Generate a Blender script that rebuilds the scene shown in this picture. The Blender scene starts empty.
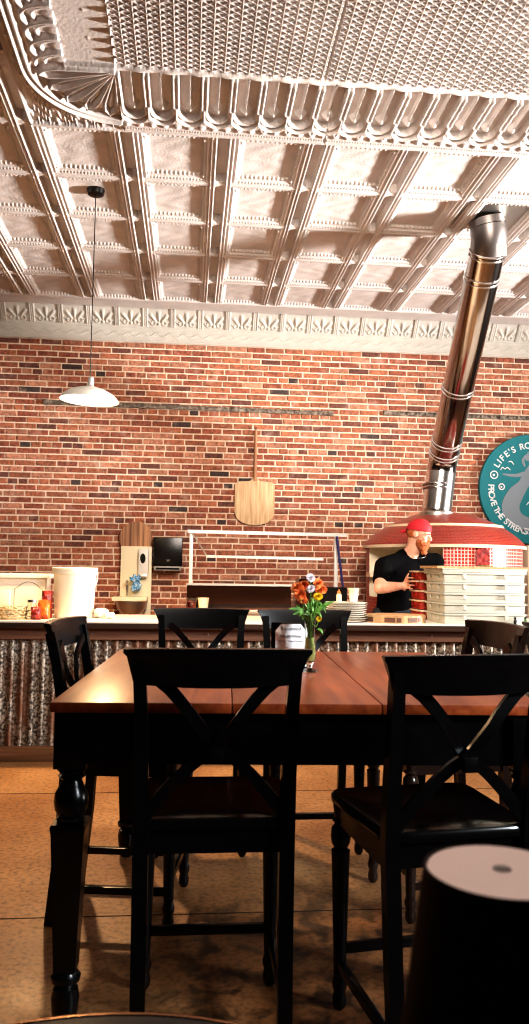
import bpy, bmesh, math, random
import numpy as np
from mathutils import Vector, Matrix
from math import pi, sin, cos, tan, atan, atan2, sqrt, radians

R = random.Random(7)
scene = bpy.context.scene
COL = scene.collection

# ------------------------------------------------------------------ camera
F, PI_, YA, RO, H = 794.7, .0718, .0932, .0148, 1.295
def basis():
    f = Vector((sin(YA)*cos(PI_), cos(YA)*cos(PI_), sin(PI_)))
    rt = Vector((cos(YA), -sin(YA), 0)); up = rt.cross(f)
    return f, cos(RO)*rt + sin(RO)*up, -sin(RO)*rt + cos(RO)*up
BF, BR, BU = basis()
def at(px, py, Y):
    """the point of the depth plane Y seen at a photo pixel (used for surveying only)"""
    d = BF + BR*((px-264.5)/F) + BU*((512-py)/F)
    t = Y/d.y
    return Vector((d.x*t, Y, H + d.z*t))
cam = bpy.data.cameras.new('camera'); co = bpy.data.objects.new('camera', cam); COL.objects.link(co)
m = Matrix((BR, BU, -BF)).transposed().to_4x4(); m.translation = (0, 0, H); co.matrix_world = m
cam.sensor_fit = 'VERTICAL'; cam.sensor_height = 24; cam.lens = 24*F/1024
cam.clip_start = .02; cam.clip_end = 60
cam.dof.use_dof = True; cam.dof.focus_distance = 5.2; cam.dof.aperture_fstop = 18.6/4.0
scene.camera = co

# ------------------------------------------------------------------ materials
def srgb(r, g, b):
    f = lambda c: (c/255)/12.92 if c/255 <= .04045 else ((c/255+.055)/1.055)**2.4
    return (f(r), f(g), f(b), 1)
def nm(name):
    m = bpy.data.materials.new(name); m.use_nodes = True
    nt = m.node_tree; return m, nt, nt.nodes['Principled BSDF'], nt.links
def mat(name, c, rough=.5, metal=0, spec=.5, noise=None, bump=0, bscale=40, emit=None, estr=0, coat=0, trans=0, ior=1.45, sss=0):
    """colour with optional mottling: noise=(colour2, scale, lo, hi)"""
    m, nt, b, L = nm(name)
    b.inputs['Base Color'].default_value = c; b.inputs['Roughness'].default_value = rough
    b.inputs['Metallic'].default_value = metal; b.inputs['Specular IOR Level'].default_value = spec
    b.inputs['Coat Weight'].default_value = coat; b.inputs['Transmission Weight'].default_value = trans
    b.inputs['IOR'].default_value = ior
    if sss: b.inputs['Subsurface Weight'].default_value = sss; b.inputs['Subsurface Radius'].default_value = (.01, .004, .002)
    if emit: b.inputs['Emission Color'].default_value = emit; b.inputs['Emission Strength'].default_value = estr
    tc = nt.nodes.new('ShaderNodeTexCoord')
    if noise:
        n = nt.nodes.new('ShaderNodeTexNoise'); n.inputs['Scale'].default_value = noise[1]; n.inputs['Detail'].default_value = 6
        L.new(tc.outputs['Object'], n.inputs['Vector'])
        r = nt.nodes.new('ShaderNodeValToRGB'); r.color_ramp.elements[0].position = noise[2]; r.color_ramp.elements[1].position = noise[3]
        r.color_ramp.elements[0].color = c; r.color_ramp.elements[1].color = noise[0]
        L.new(n.outputs['Fac'], r.inputs['Fac']); L.new(r.outputs['Color'], b.inputs['Base Color'])
    if bump:
        n = nt.nodes.new('ShaderNodeTexNoise'); n.inputs['Scale'].default_value = bscale; n.inputs['Detail'].default_value = 4
        L.new(tc.outputs['Object'], n.inputs['Vector'])
        bp = nt.nodes.new('ShaderNodeBump'); bp.inputs['Strength'].default_value = bump; bp.inputs['Distance'].default_value = .01
        L.new(n.outputs['Fac'], bp.inputs['Height']); L.new(bp.outputs['Normal'], b.inputs['Normal'])
    return m
def wood(name, c1, c2, scale=(3, 60, 60), rough=.45, coat=0, spec=.5):
    m, nt, b, L = nm(name)
    tc = nt.nodes.new('ShaderNodeTexCoord'); mp = nt.nodes.new('ShaderNodeMapping'); mp.inputs['Scale'].default_value = scale
    n = nt.nodes.new('ShaderNodeTexNoise'); n.inputs['Scale'].default_value = 1; n.inputs['Detail'].default_value = 5; n.inputs['Distortion'].default_value = .6
    r = nt.nodes.new('ShaderNodeValToRGB'); r.color_ramp.elements[0].position = .35; r.color_ramp.elements[1].position = .68
    r.color_ramp.elements[0].color = c1; r.color_ramp.elements[1].color = c2
    L.new(tc.outputs['Object'], mp.inputs['Vector']); L.new(mp.outputs['Vector'], n.inputs['Vector'])
    L.new(n.outputs['Fac'], r.inputs['Fac']); L.new(r.outputs['Color'], b.inputs['Base Color'])
    b.inputs['Roughness'].default_value = rough; b.inputs['Coat Weight'].default_value = coat; b.inputs['Coat Roughness'].default_value = .15
    b.inputs['Specular IOR Level'].default_value = spec
    bp = nt.nodes.new('ShaderNodeBump'); bp.inputs['Strength'].default_value = .15; bp.inputs['Distance'].default_value = .003
    L.new(n.outputs['Fac'], bp.inputs['Height']); L.new(bp.outputs['Normal'], b.inputs['Normal'])
    return m
def attr_mat(name, attr, rough=.85, ns=60, bump=.5, dark=.55, spots=None):
    """base colour from a per-face attribute, mottled by noise"""
    m, nt, b, L = nm(name)
    a = nt.nodes.new('ShaderNodeAttribute'); a.attribute_name = attr
    tc = nt.nodes.new('ShaderNodeTexCoord')
    n = nt.nodes.new('ShaderNodeTexNoise'); n.inputs['Scale'].default_value = ns; n.inputs['Detail'].default_value = 5
    L.new(tc.outputs['Object'], n.inputs['Vector'])
    r = nt.nodes.new('ShaderNodeValToRGB'); r.color_ramp.elements[0].position = .3; r.color_ramp.elements[1].position = .6
    r.color_ramp.elements[0].color = (dark, dark, dark, 1); r.color_ramp.elements[1].color = (1, 1, 1, 1)
    L.new(n.outputs['Fac'], r.inputs['Fac'])
    mx = nt.nodes.new('ShaderNodeMix'); mx.data_type = 'RGBA'; mx.blend_type = 'MULTIPLY'; mx.inputs['Factor'].default_value = 1
    L.new(a.outputs['Color'], mx.inputs['A']); L.new(r.outputs['Color'], mx.inputs['B'])
    out = mx.outputs['Result']
    if spots:   # pale lime patches
        n2 = nt.nodes.new('ShaderNodeTexNoise'); n2.inputs['Scale'].default_value = spots[1]; n2.inputs['Detail'].default_value = 8
        L.new(tc.outputs['Object'], n2.inputs['Vector'])
        r2 = nt.nodes.new('ShaderNodeValToRGB'); r2.color_ramp.elements[0].position = spots[2]; r2.color_ramp.elements[1].position = spots[3]
        r2.color_ramp.elements[0].color = (0, 0, 0, 1); r2.color_ramp.elements[1].color = (spots[4],)*3+(1,)
        L.new(n2.outputs['Fac'], r2.inputs['Fac'])
        m2 = nt.nodes.new('ShaderNodeMix'); m2.data_type = 'RGBA'
        L.new(r2.outputs['Color'], m2.inputs['Factor']); L.new(out, m2.inputs['A']); m2.inputs['B'].default_value = spots[0]
        out = m2.outputs['Result']
    L.new(out, b.inputs['Base Color']); b.inputs['Roughness'].default_value = rough
    bp = nt.nodes.new('ShaderNodeBump'); bp.inputs['Strength'].default_value = bump; bp.inputs['Distance'].default_value = .004
    L.new(n.outputs['Fac'], bp.inputs['Height']); L.new(bp.outputs['Normal'], b.inputs['Normal'])
    return m

M = {}
M['black'] = mat('black_paint', (.0015, .0015, .002, 1), .25, spec=.35, noise=((.003, .003, .003, 1), 25, .4, .7))
M['blackseat'] = mat('black_seat', (.002, .002, .002, 1), .16, spec=.4, coat=.15)
M['brownchair'] = mat('brown_chair', (.02, .010, .007, 1), .2, spec=.5, coat=.2)
M['edgewear'] = mat('worn_edge', (.16, .045, .02, 1), .35)
M['tabletop'] = wood('table_wood', (.18, .030, .009, 1), (.33, .075, .019, 1), (25, 2.2, 25), .32, .12, spec=.35)
M['tin'] = mat('painted_tin', (.50, .460, .43, 1), .6, noise=((.60, .55, .52, 1), 6, .35, .7), bump=.3, bscale=55)
M['cornice'] = mat('painted_cornice', (.44, .41, .36, 1), .6, noise=((.50, .47, .42, 1), 8, .35, .7), bump=.1)
M['mortar'] = mat('mortar', (.70, .52, .38, 1), .95, noise=((.84, .68, .54, 1), 14, .35, .65), bump=.6, bscale=120)
M['brick'] = attr_mat('brick', 'bcol', .85, 38, .9, .42, spots=((.62, .42, .33, 1), 7, .55, .8, .55))
M['steel'] = mat('stainless', (.62, .60, .58, 1), .22, 1)
M['steelpipe'] = mat('flue_steel', (.40, .36, .34, 1), .13, 1)
M['duct'] = mat('dull_duct_steel', (.20, .18, .17, 1), .38, 1)
M['steelsatin'] = mat('satin_steel', (.55, .52, .48, 1), .38, 1)
M['shelfsteel'] = mat('shelf_steel', (.42, .30, .22, 1), .35, .8)
M['rust'] = mat('rusty_steel', (.10, .075, .06, 1), .6, .6, noise=((.30, .25, .2, 1), 30, .4, .65))
M['white'] = mat('white_plastic', (.72, .70, .64, 1), .4)
M['rackwhite'] = mat('rack_white', (.55, .53, .50, 1), .4)
M['doughbox'] = mat('dough_box_plastic', (.60, .62, .55, 1), .4)
M['redbox'] = mat('red_plastic', (.42, .035, .015, 1), .4, noise=((.30, .02, .01, 1), 20, .4, .6))
M['cream'] = mat('cream_plastic', (.80, .72, .50, 1), .45)
M['plaster'] = mat('cream_plaster', (.75, .66, .50, 1), .8)
M['charcoal'] = mat('charcoal_plastic', (.005, .0045, .004, 1), .25, spec=.35)
M['darkglass'] = mat('dark_panel', (.06, .025, .015, 1), .18, .85)
M['greyplastic'] = mat('grey_plastic', (.35, .34, .33, 1), .4)
M['countertop'] = mat('counter_top', (.78, .72, .62, 1), .3)
M['plank'] = wood('dark_plank', (.09, .035, .018, 1), (.17, .075, .04, 1), (2, 40, 60), .55)
M['edgeplank'] = wood('edge_plank', (.018, .008, .005, 1), (.05, .022, .012, 1), (2, 40, 60), .6, spec=.2)
M['baseboard'] = wood('base_plank', (.16, .075, .035, 1), (.26, .13, .065, 1), (2, 40, 60), .6)
M['boardwood'] = wood('pale_board', (.46, .27, .13, 1), (.62, .40, .21, 1), (40, 40, 4), .6)
M['peelwood'] = wood('peel_wood', (.48, .28, .13, 1), (.74, .52, .30, 1), (45, 45, 3), .6)
M['handlewood'] = wood('handle_wood', (.30, .13, .05, 1), (.45, .22, .09, 1), (45, 45, 3), .5)
M['walnut'] = wood('striped_wood', (.13, .04, .015, 1), (.60, .30, .13, 1), (30, 10, .8), .5)
M['blockwood'] = wood('butcher_block', (.22, .09, .03, 1), (.62, .38, .18, 1), (14, 14, 2), .45)
M['teal'] = mat('teal_paint', srgb(0, 108, 116), .5)
M['signgrey'] = mat('sign_grey', srgb(118, 128, 136), .6)
M['signwhite'] = mat('sign_white', (.62, .64, .64, 1), .6)
M['paper'] = mat('paper', (.95, .95, .96, 1), .7)
M['ink'] = mat('ink', (.10, .10, .11, 1), .8)
M['glass'] = mat('clear_glass', (.95, .97, .92, 1), .03, trans=1, ior=1.4)
M['water'] = mat('flower_water', (.75, .80, .35, 1), .1, trans=.6, ior=1.33)
M['green'] = mat('leaf_green', (.05, .16, .02, 1), .5, noise=((.16, .36, .06, 1), 40, .4, .6))
M['orange'] = mat('orange_petals', (.70, .12, .02, 1), .7, noise=((.80, .30, .08, 1), 60, .4, .6))
M['yellow'] = mat('yellow_petals', (.80, .55, .01, 1), .7)
M['whitepetal'] = mat('white_petals', (.82, .76, .80, 1), .7)
M['skin'] = mat('skin', (.58, .29, .19, 1), .5, noise=((.66, .36, .25, 1), 18, .4, .6), sss=.08)
M['shirt'] = mat('black_cotton', (.0018, .0018, .0022, 1), .95, spec=.08, bump=.4, bscale=18)
M['redcap'] = mat('red_cap', (.48, .012, .022, 1), .7)
M['beard'] = mat('ginger_beard', (.28, .06, .015, 1), .8, noise=((.45, .13, .04, 1), 90, .4, .6), bump=.8, bscale=120)
M['jeans'] = mat('dark_jeans', (.02, .025, .04, 1), .9)
M['blue'] = mat('blue_plastic', (.015, .015, .10, 1), .4)
M['bluecloth'] = mat('blue_cloth', (.05, .28, .55, 1), .7, noise=((.5, .65, .75, 1), 60, .45, .6))
M['wicker'] = mat('wicker', (.40, .28, .13, 1), .8, noise=((.62, .50, .30, 1), 70, .4, .6), bump=.8, bscale=90)
M['wire'] = mat('dark_wire', (.05, .045, .04, 1), .4, .8)
M['bag1'] = mat('dark_red_foil', (.14, .012, .012, 1), .3, noise=((.30, .03, .02, 1), 30, .45, .6), bump=.5, bscale=25)
M['bag2'] = mat('orange_foil', (.65, .18, .02, 1), .3, noise=((.45, .06, .01, 1), 20, .45, .6), bump=.5, bscale=25)
M['lampdark'] = mat('dark_bronze', (.016, .007, .004, 1), .6, spec=.15)
M['lampdisc'] = mat('pale_lamp_top', (.72, .58, .52, 1), .35, emit=(.9, .62, .52, 1), estr=.28)
M['copper'] = mat('brass_edge', (.55, .32, .18, 1), .25, 1)
M['enamel'] = mat('enamel', (.62, .60, .55, 1), .35)
M['enamelin'] = mat('lit_white_enamel', (.9, .88, .82, 1), .4, emit=(1, .87, .66, 1), estr=1.6)  # glow stands in for bulb light falling on the shade lining
M['bucket'] = mat('bucket_plastic', (.88, .85, .70, 1), .4, trans=.15)
M['bulb'] = mat('bulb', (1, .9, .7, 1), .4, emit=(1, .85, .6, 1), estr=30)
M['greyshelf'] = mat('translucent_plastic', (.74, .66, .56, 1), .35)
M['silver'] = mat('silver_chain', (.8, .8, .8, 1), .25, 1)

# corrugated galvanised sheet with rust
def corr_mat():
    m, nt, b, L = nm('galvanised_rust')
    tc = nt.nodes.new('ShaderNodeTexCoord')
    mp = nt.nodes.new('ShaderNodeMapping'); mp.inputs['Scale'].default_value = (1, 1, .25)
    L.new(tc.outputs['Object'], mp.inputs['Vector'])
    n = nt.nodes.new('ShaderNodeTexNoise'); n.inputs['Scale'].default_value = 60; n.inputs['Detail'].default_value = 4
    L.new(tc.outputs['Object'], n.inputs['Vector'])
    r = nt.nodes.new('ShaderNodeValToRGB'); e = r.color_ramp.elements
    e[0].position = .42; e[0].color = (.035, .026, .02, 1); e[1].position = .60; e[1].color = (.42, .37, .30, 1)
    L.new(n.outputs['Fac'], r.inputs['Fac'])
    n2 = nt.nodes.new('ShaderNodeTexNoise'); n2.inputs['Scale'].default_value = 9; n2.inputs['Detail'].default_value = 5
    L.new(mp.outputs['Vector'], n2.inputs['Vector'])
    r2 = nt.nodes.new('ShaderNodeValToRGB'); r2.color_ramp.elements[0].position = .46; r2.color_ramp.elements[1].position = .66
    L.new(n2.outputs['Fac'], r2.inputs['Fac'])
    mx = nt.nodes.new('ShaderNodeMix'); mx.data_type = 'RGBA'; mx.inputs['B'].default_value = (.16, .065, .03, 1)
    L.new(r2.outputs['Color'], mx.inputs['Factor']); L.new(r.outputs['Color'], mx.inputs['A'])
    L.new(mx.outputs['Result'], b.inputs['Base Color']); b.inputs['Roughness'].default_value = .6; b.inputs['Metallic'].default_value = .3
    return m
M['corr'] = corr_mat()
def floor_mat():
    m, nt, b, L = nm('stained_concrete')
    tc = nt.nodes.new('ShaderNodeTexCoord')
    def noise(s, d=8, dist=0):
        n = nt.nodes.new('ShaderNodeTexNoise'); n.inputs['Scale'].default_value = s; n.inputs['Detail'].default_value = d; n.inputs['Distortion'].default_value = dist
        L.new(tc.outputs['Object'], n.inputs['Vector']); return n
    def ramp(src, p0, c0, p1, c1):
        r = nt.nodes.new('ShaderNodeValToRGB'); e = r.color_ramp.elements
        e[0].position = p0; e[0].color = c0; e[1].position = p1; e[1].color = c1; L.new(src, r.inputs['Fac']); return r
    def mixm(a, bb, mode='MULTIPLY', f=1):
        x = nt.nodes.new('ShaderNodeMix'); x.data_type = 'RGBA'; x.blend_type = mode; x.inputs['Factor'].default_value = f
        L.new(a, x.inputs['A']); L.new(bb, x.inputs['B']); return x.outputs['Result']
    base = ramp(noise(1.6).outputs['Fac'], .35, (.30, .135, .045, 1), .68, (.50, .27, .11, 1))
    grit = ramp(noise(45, 6).outputs['Fac'], .32, (.45, .42, .4, 1), .55, (1, 1, 1, 1))
    n3 = noise(9, 6, .4); blot_shade = ramp(n3.outputs['Fac'], .47, (.75, .62, .55, 1), .60, (.10, .08, .06, 1))
    # black blotches, with painted shade darkening the floor around the near chairs
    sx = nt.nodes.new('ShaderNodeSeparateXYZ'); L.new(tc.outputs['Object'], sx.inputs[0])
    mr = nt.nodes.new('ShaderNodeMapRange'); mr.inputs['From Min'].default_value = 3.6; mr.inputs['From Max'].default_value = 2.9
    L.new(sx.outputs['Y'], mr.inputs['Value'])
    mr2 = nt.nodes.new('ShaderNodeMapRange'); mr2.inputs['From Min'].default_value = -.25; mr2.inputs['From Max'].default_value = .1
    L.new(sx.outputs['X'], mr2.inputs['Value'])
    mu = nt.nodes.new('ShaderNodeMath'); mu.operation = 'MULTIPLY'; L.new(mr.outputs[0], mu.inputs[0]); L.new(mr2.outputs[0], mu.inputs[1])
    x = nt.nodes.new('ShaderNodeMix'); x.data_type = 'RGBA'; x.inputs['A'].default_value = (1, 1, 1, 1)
    L.new(mu.outputs[0], x.inputs['Factor']); L.new(blot_shade.outputs['Color'], x.inputs['B'])
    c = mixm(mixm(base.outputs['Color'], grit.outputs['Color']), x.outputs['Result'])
    L.new(c, b.inputs['Base Color']); 
    rr = ramp(noise(5).outputs['Fac'], .3, (.38,)*3+(1,), .7, (.6,)*3+(1,)); L.new(rr.outputs['Color'], b.inputs['Roughness'])
    bp = nt.nodes.new('ShaderNodeBump'); bp.inputs['Strength'].default_value = .3; bp.inputs['Distance'].default_value = .004
    L.new(noise(60).outputs['Fac'], bp.inputs['Height']); L.new(bp.outputs['Normal'], b.inputs['Normal'])
    return m
M['floor'] = floor_mat()
M['joint'] = mat('joint_dark', (.03, .015, .008, 1), .9)
def tile_mat(name, c1, c2, mortar, w, h, ms, offset, rough=.25):
    m, nt, b, L = nm(name)
    uv = nt.nodes.new('ShaderNodeUVMap'); uv.uv_map = 'UVMap'
    br = nt.nodes.new('ShaderNodeTexBrick'); br.offset = offset; br.inputs['Scale'].default_value = 1
    br.inputs['Brick Width'].default_value = w; br.inputs['Row Height'].default_value = h; br.inputs['Mortar Size'].default_value = ms
    br.inputs['Mortar Smooth'].default_value = .2; br.inputs['Color1'].default_value = c1; br.inputs['Color2'].default_value = c2; br.inputs['Mortar'].default_value = mortar
    L.new(uv.outputs['UV'], br.inputs['Vector']); L.new(br.outputs['Color'], b.inputs['Base Color'])
    b.inputs['Roughness'].default_value = rough
    bp = nt.nodes.new('ShaderNodeBump'); bp.invert = True; bp.inputs['Strength'].default_value = .5; bp.inputs['Distance'].default_value = .003
    L.new(br.outputs['Fac'], bp.inputs['Height']); L.new(bp.outputs['Normal'], b.inputs['Normal'])
    return m
M['domebrick'] = tile_mat('dome_tile', (.20, .014, .009, 1), (.27, .024, .014, 1), (.34, .08, .055, 1), .07, .021, .0028, .5, .3)
M['squaretile'] = tile_mat('square_tile', (.40, .02, .015, 1), (.48, .035, .025, 1), (.75, .45, .38, 1), .03, .03, .004, 0, .22)
M['ovenbrick'] = tile_mat('oven_brick', (.36, .03, .018, 1), (.28, .02, .012, 1), (.45, .14, .09, 1), .09, .03, .003, .5, .35)
M['ring'] = mat('cream_ring', (.72, .55, .38, 1), .6)

# ------------------------------------------------------------------ mesh helpers
class MB:
    def __init__(s): s.b = bmesh.new()
    def box(s, x0, x1, y0, y1, z0, z1, mtx=None, taper=None, bev=0):
        vs = []
        for z in (z0, z1):
            for (x, y) in ((x0, y0), (x1, y0), (x1, y1), (x0, y1)):
                if taper and z == z0:
                    cx, cy = (x0+x1)/2, (y0+y1)/2; x = cx+(x-cx)*taper; y = cy+(y-cy)*taper
                v = Vector((x, y, z)); vs.append(s.b.verts.new(mtx @ v if mtx else v))
        fs = [s.b.faces.new([vs[i] for i in q]) for q in ((3, 2, 1, 0), (4, 5, 6, 7), (0, 1, 5, 4), (1, 2, 6, 5), (2, 3, 7, 6), (3, 0, 4, 7))]
        if bev:
            es = list({e for f in fs for e in f.edges})
            bmesh.ops.bevel(s.b, geom=es, offset=bev, segments=2, profile=.6, affect='EDGES')
        return s
    def rings(s, rings, cap=True, closed=True):
        R_ = [[s.b.verts.new(p) for p in r] for r in rings]
        n = len(R_[0])
        for a, c in zip(R_, R_[1:]):
            for i in range(n if closed else n-1):
                j = (i+1) % n
                s.b.faces.new((a[i], a[j], c[j], c[i]))
        if cap:
            s.b.faces.new(R_[0][::-1]); s.b.faces.new(R_[-1])
        return s
    def lathe(s, prof, c=(0, 0, 0), n=28, mtx=None, cap=True):
        rr = []
        for r, z in prof:
            r = max(r, .0004); ring = []
            for i in range(n):
                v = Vector((c[0]+r*cos(2*pi*i/n), c[1]+r*sin(2*pi*i/n), c[2]+z)); ring.append(mtx @ v if mtx else v)
            rr.append(ring)
        return s.rings(rr, cap)
    def tube(s, pts, rad, n=10, cap=True, flat=None, up=None):
        """sweep a circle (or flat=(w,h) rectangle) along points"""
        pts = [Vector(p) for p in pts]; k = len(pts); rr = []
        rads = rad if isinstance(rad, (list, tuple)) else [rad]*k
        u = None
        for i, p in enumerate(pts):
            t = (pts[min(i+1, k-1)]-pts[max(i-1, 0)]).normalized()
            if up is not None: a = Vector(up)
            elif u is None: a = Vector((0, 0, 1)) if abs(t.z) < .9 else Vector((0, 1, 0))
            else: a = u
            u = (a - t*a.dot(t)).normalized(); w = t.cross(u)
            if flat:
                W, Hh = flat; fct = rads[i]
                ring = [p+w*(W*a_*fct/2)+u*(Hh*b_/2) for a_, b_ in ((-1, -1), (1, -1), (1, 1), (-1, 1))]
            else: ring = [p+(w*cos(2*pi*j/n)+u*sin(2*pi*j/n))*rads[i] for j in range(n)]
            rr.append(ring)
        return s.rings(rr, cap)
    def prism(s, poly, d, mtx=None):
        """poly in local xz, thickness d along +y"""
        a = [Vector((x, 0, z)) for x, z in poly]; c = [Vector((x, d, z)) for x, z in poly]
        if mtx: a = [mtx @ v for v in a]; c = [mtx @ v for v in c]
        return s.rings([a, c])
    def ball(s, c, r, sub=2, scale=(1, 1, 1), mtx=None):
        T = Matrix.Translation(c) @ (mtx or Matrix()) @ Matrix.Diagonal((r*scale[0], r*scale[1], r*scale[2], 1))
        bmesh.ops.create_icosphere(s.b, subdivisions=sub, radius=1, matrix=T); return s
    def build(s, name, m, parent=None, sharp=35, loc=None):
        bmesh.ops.recalc_face_normals(s.b, faces=s.b.faces)
        me = bpy.data.meshes.new(name); s.b.to_mesh(me); s.b.free()
        if sharp is not None:
            me.polygons.foreach_set('use_smooth', [True]*len(me.polygons)); me.set_sharp_from_angle(angle=radians(sharp))
        me.materials.append(m)
        o = bpy.data.objects.new(name, me); COL.objects.link(o)
        if parent: o.parent = parent
        if loc: o.location = loc
        return o
def tag(o, label=None, cat=None, group=None, kind=None):
    if label: o['label'] = label
    if cat: o['category'] = cat
    if group: o['group'] = group
    if kind: o['kind'] = kind
    return o
def thing(name, label, cat, loc=(0, 0, 0), rz=0, group=None):
    o = bpy.data.objects.new(name, None); COL.objects.link(o); o.location = loc; o.rotation_euler.z = rz
    o.empty_display_size = .1
    return tag(o, label, cat, group)
def copy_tree(o, parent=None):
    c = o.copy(); COL.objects.link(c)
    if parent: c.parent = parent
    for ch in list(o.children): copy_tree(ch, c)
    return c
def np_mesh(name, verts, faces, m, smooth=True):
    me = bpy.data.meshes.new(name)
    me.vertices.add(len(verts)); me.vertices.foreach_set('co', np.asarray(verts, np.float32).ravel())
    fa = np.asarray(faces, np.int32); me.loops.add(fa.size); me.polygons.add(len(fa))
    me.loops.foreach_set('vertex_index', fa.ravel())
    me.polygons.foreach_set('loop_start', np.arange(0, fa.size, fa.shape[1], dtype=np.int32))
    me.polygons.foreach_set('use_smooth', np.full(len(fa), smooth)); me.update(calc_edges=True); me.validate()
    me.materials.append(m); o = bpy.data.objects.new(name, me); COL.objects.link(o); return o
def grid_faces(nx, ny):
    i = np.arange(nx*ny).reshape(ny, nx)
    return np.stack([i[:-1, :-1], i[1:, :-1], i[1:, 1:], i[:-1, 1:]], -1).reshape(-1, 4)
def text_into(mb, s, size, place, depth=.0015, spacing=1.0, align='CENTER', bold=.012):
    """add text (one line) to a mesh; place is a Matrix from text plane (x right, y up) to world/local"""
    cu = bpy.data.curves.new('t', 'FONT'); cu.body = s; cu.size = size; cu.align_x = align; cu.align_y = 'CENTER'
    cu.extrude = depth; cu.space_character = spacing; cu.offset = size*bold
    o = bpy.data.objects.new('t', cu); COL.objects.link(o)
    bpy.context.view_layer.update()
    me = bpy.data.meshes.new_from_object(o.evaluated_get(bpy.context.evaluated_depsgraph_get()))
    me.transform(place); mb.b.from_mesh(me)
    bpy.data.objects.remove(o); bpy.data.curves.remove(cu); bpy.data.meshes.remove(me)
def smoothstep(a, b, x):
    t = np.clip((x-a)/(b-a), 0, 1); return t*t*(3-2*t)

# ------------------------------------------------------------------ floor, wall, ceiling
ZC = 3.945                      # tin ceiling level
WY = 8.15                       # brick wall plane
fl = MB(); fl.box(-4.2, 6.2, -2.5, WY+.1, -.08, 0); o = fl.build('floor', M['floor'], sharp=None); tag(o, kind='structure')
j = MB()
j.box(-4.2, 6.2, 3.09, 3.096, -.001, .0012); j.box(-4.2, 6.2, 4.73, 4.736, -.001, .0012)
tag(j.build('trim_1', M['joint'], sharp=None), kind='structure')

def brick_wall(x0, x1, z0, z1):
    ch = .0625; V = []; Fc = []; C = []
    rng = np.random.RandomState(3)
    top = z1; k = 0; z = top - ch
    while z > z0 - ch:
        header = (k % 6 == 5)
        L = .1045 if header else .209
        x = x0 - rng.rand()*.02 - (L/2 if k % 2 else 0) - .05
        while x < x1:
            l = L*(1+rng.uniform(-.05, .05)); g = .0118+rng.rand()*.004
            yo = rng.uniform(-.004, .004); jz = rng.uniform(-.0015, .0015)
            xa, xb = x+g/2, x+l-g/2; za, zb = z+g/2+jz, z+ch-g/2+jz
            yb, yf = WY+.02, WY+yo
            e = .0035; n = len(V)
            V += [(xa, yb, za), (xb, yb, za), (xb, yb, zb), (xa, yb, zb)]
            V += [(xa, yf+e, za), (xb, yf+e, za), (xb, yf+e, zb), (xa, yf+e, zb)]
            V += [(xa+e+rng.rand()*.004, yf, za+e), (xb-e-rng.rand()*.004, yf, za+e), (xb-e-rng.rand()*.004, yf, zb-e), (xa+e, yf, zb-e)]
            for q in ((0, 1, 5, 4), (1, 2, 6, 5), (2, 3, 7, 6), (3, 0, 4, 7), (4, 5, 9, 8), (5, 6, 10, 9), (6, 7, 11, 10), (7, 4, 8, 11), (8, 9, 10, 11)):
                Fc.append([n+i for i in q])
            t = rng.rand(); br = rng.uniform(.75, 1.15)
            c = np.array((.43, .150, .078)) if t < .45 else np.array((.34, .100, .055)) if t < .7 else np.array((.52, .23, .14)) if t < .92 else np.array((.18, .065, .045))
            if rng.rand() < (.06 if header else .010): c = np.array((.07, .045, .040)); br = 1
            C += [tuple(c*br)+(1,)]*9
            x += l
        k += 1; z -= ch
    o = np_mesh('wall_back', V, Fc, M['brick'], False)
    a = o.data.attributes.new('bcol', 'FLOAT_COLOR', 'FACE'); a.data.foreach_set('color', np.array(C, np.float32).ravel())
    tag(o, kind='structure')
    mb = MB(); mb.box(x0, x1, WY+.007, WY+.12, -.05, ZC+.1); mo = mb.build('wall_back_mortar', M['mortar'], o, None)
    return o
brick_wall(-3.6, 5.8, .02, 3.612)

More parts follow.
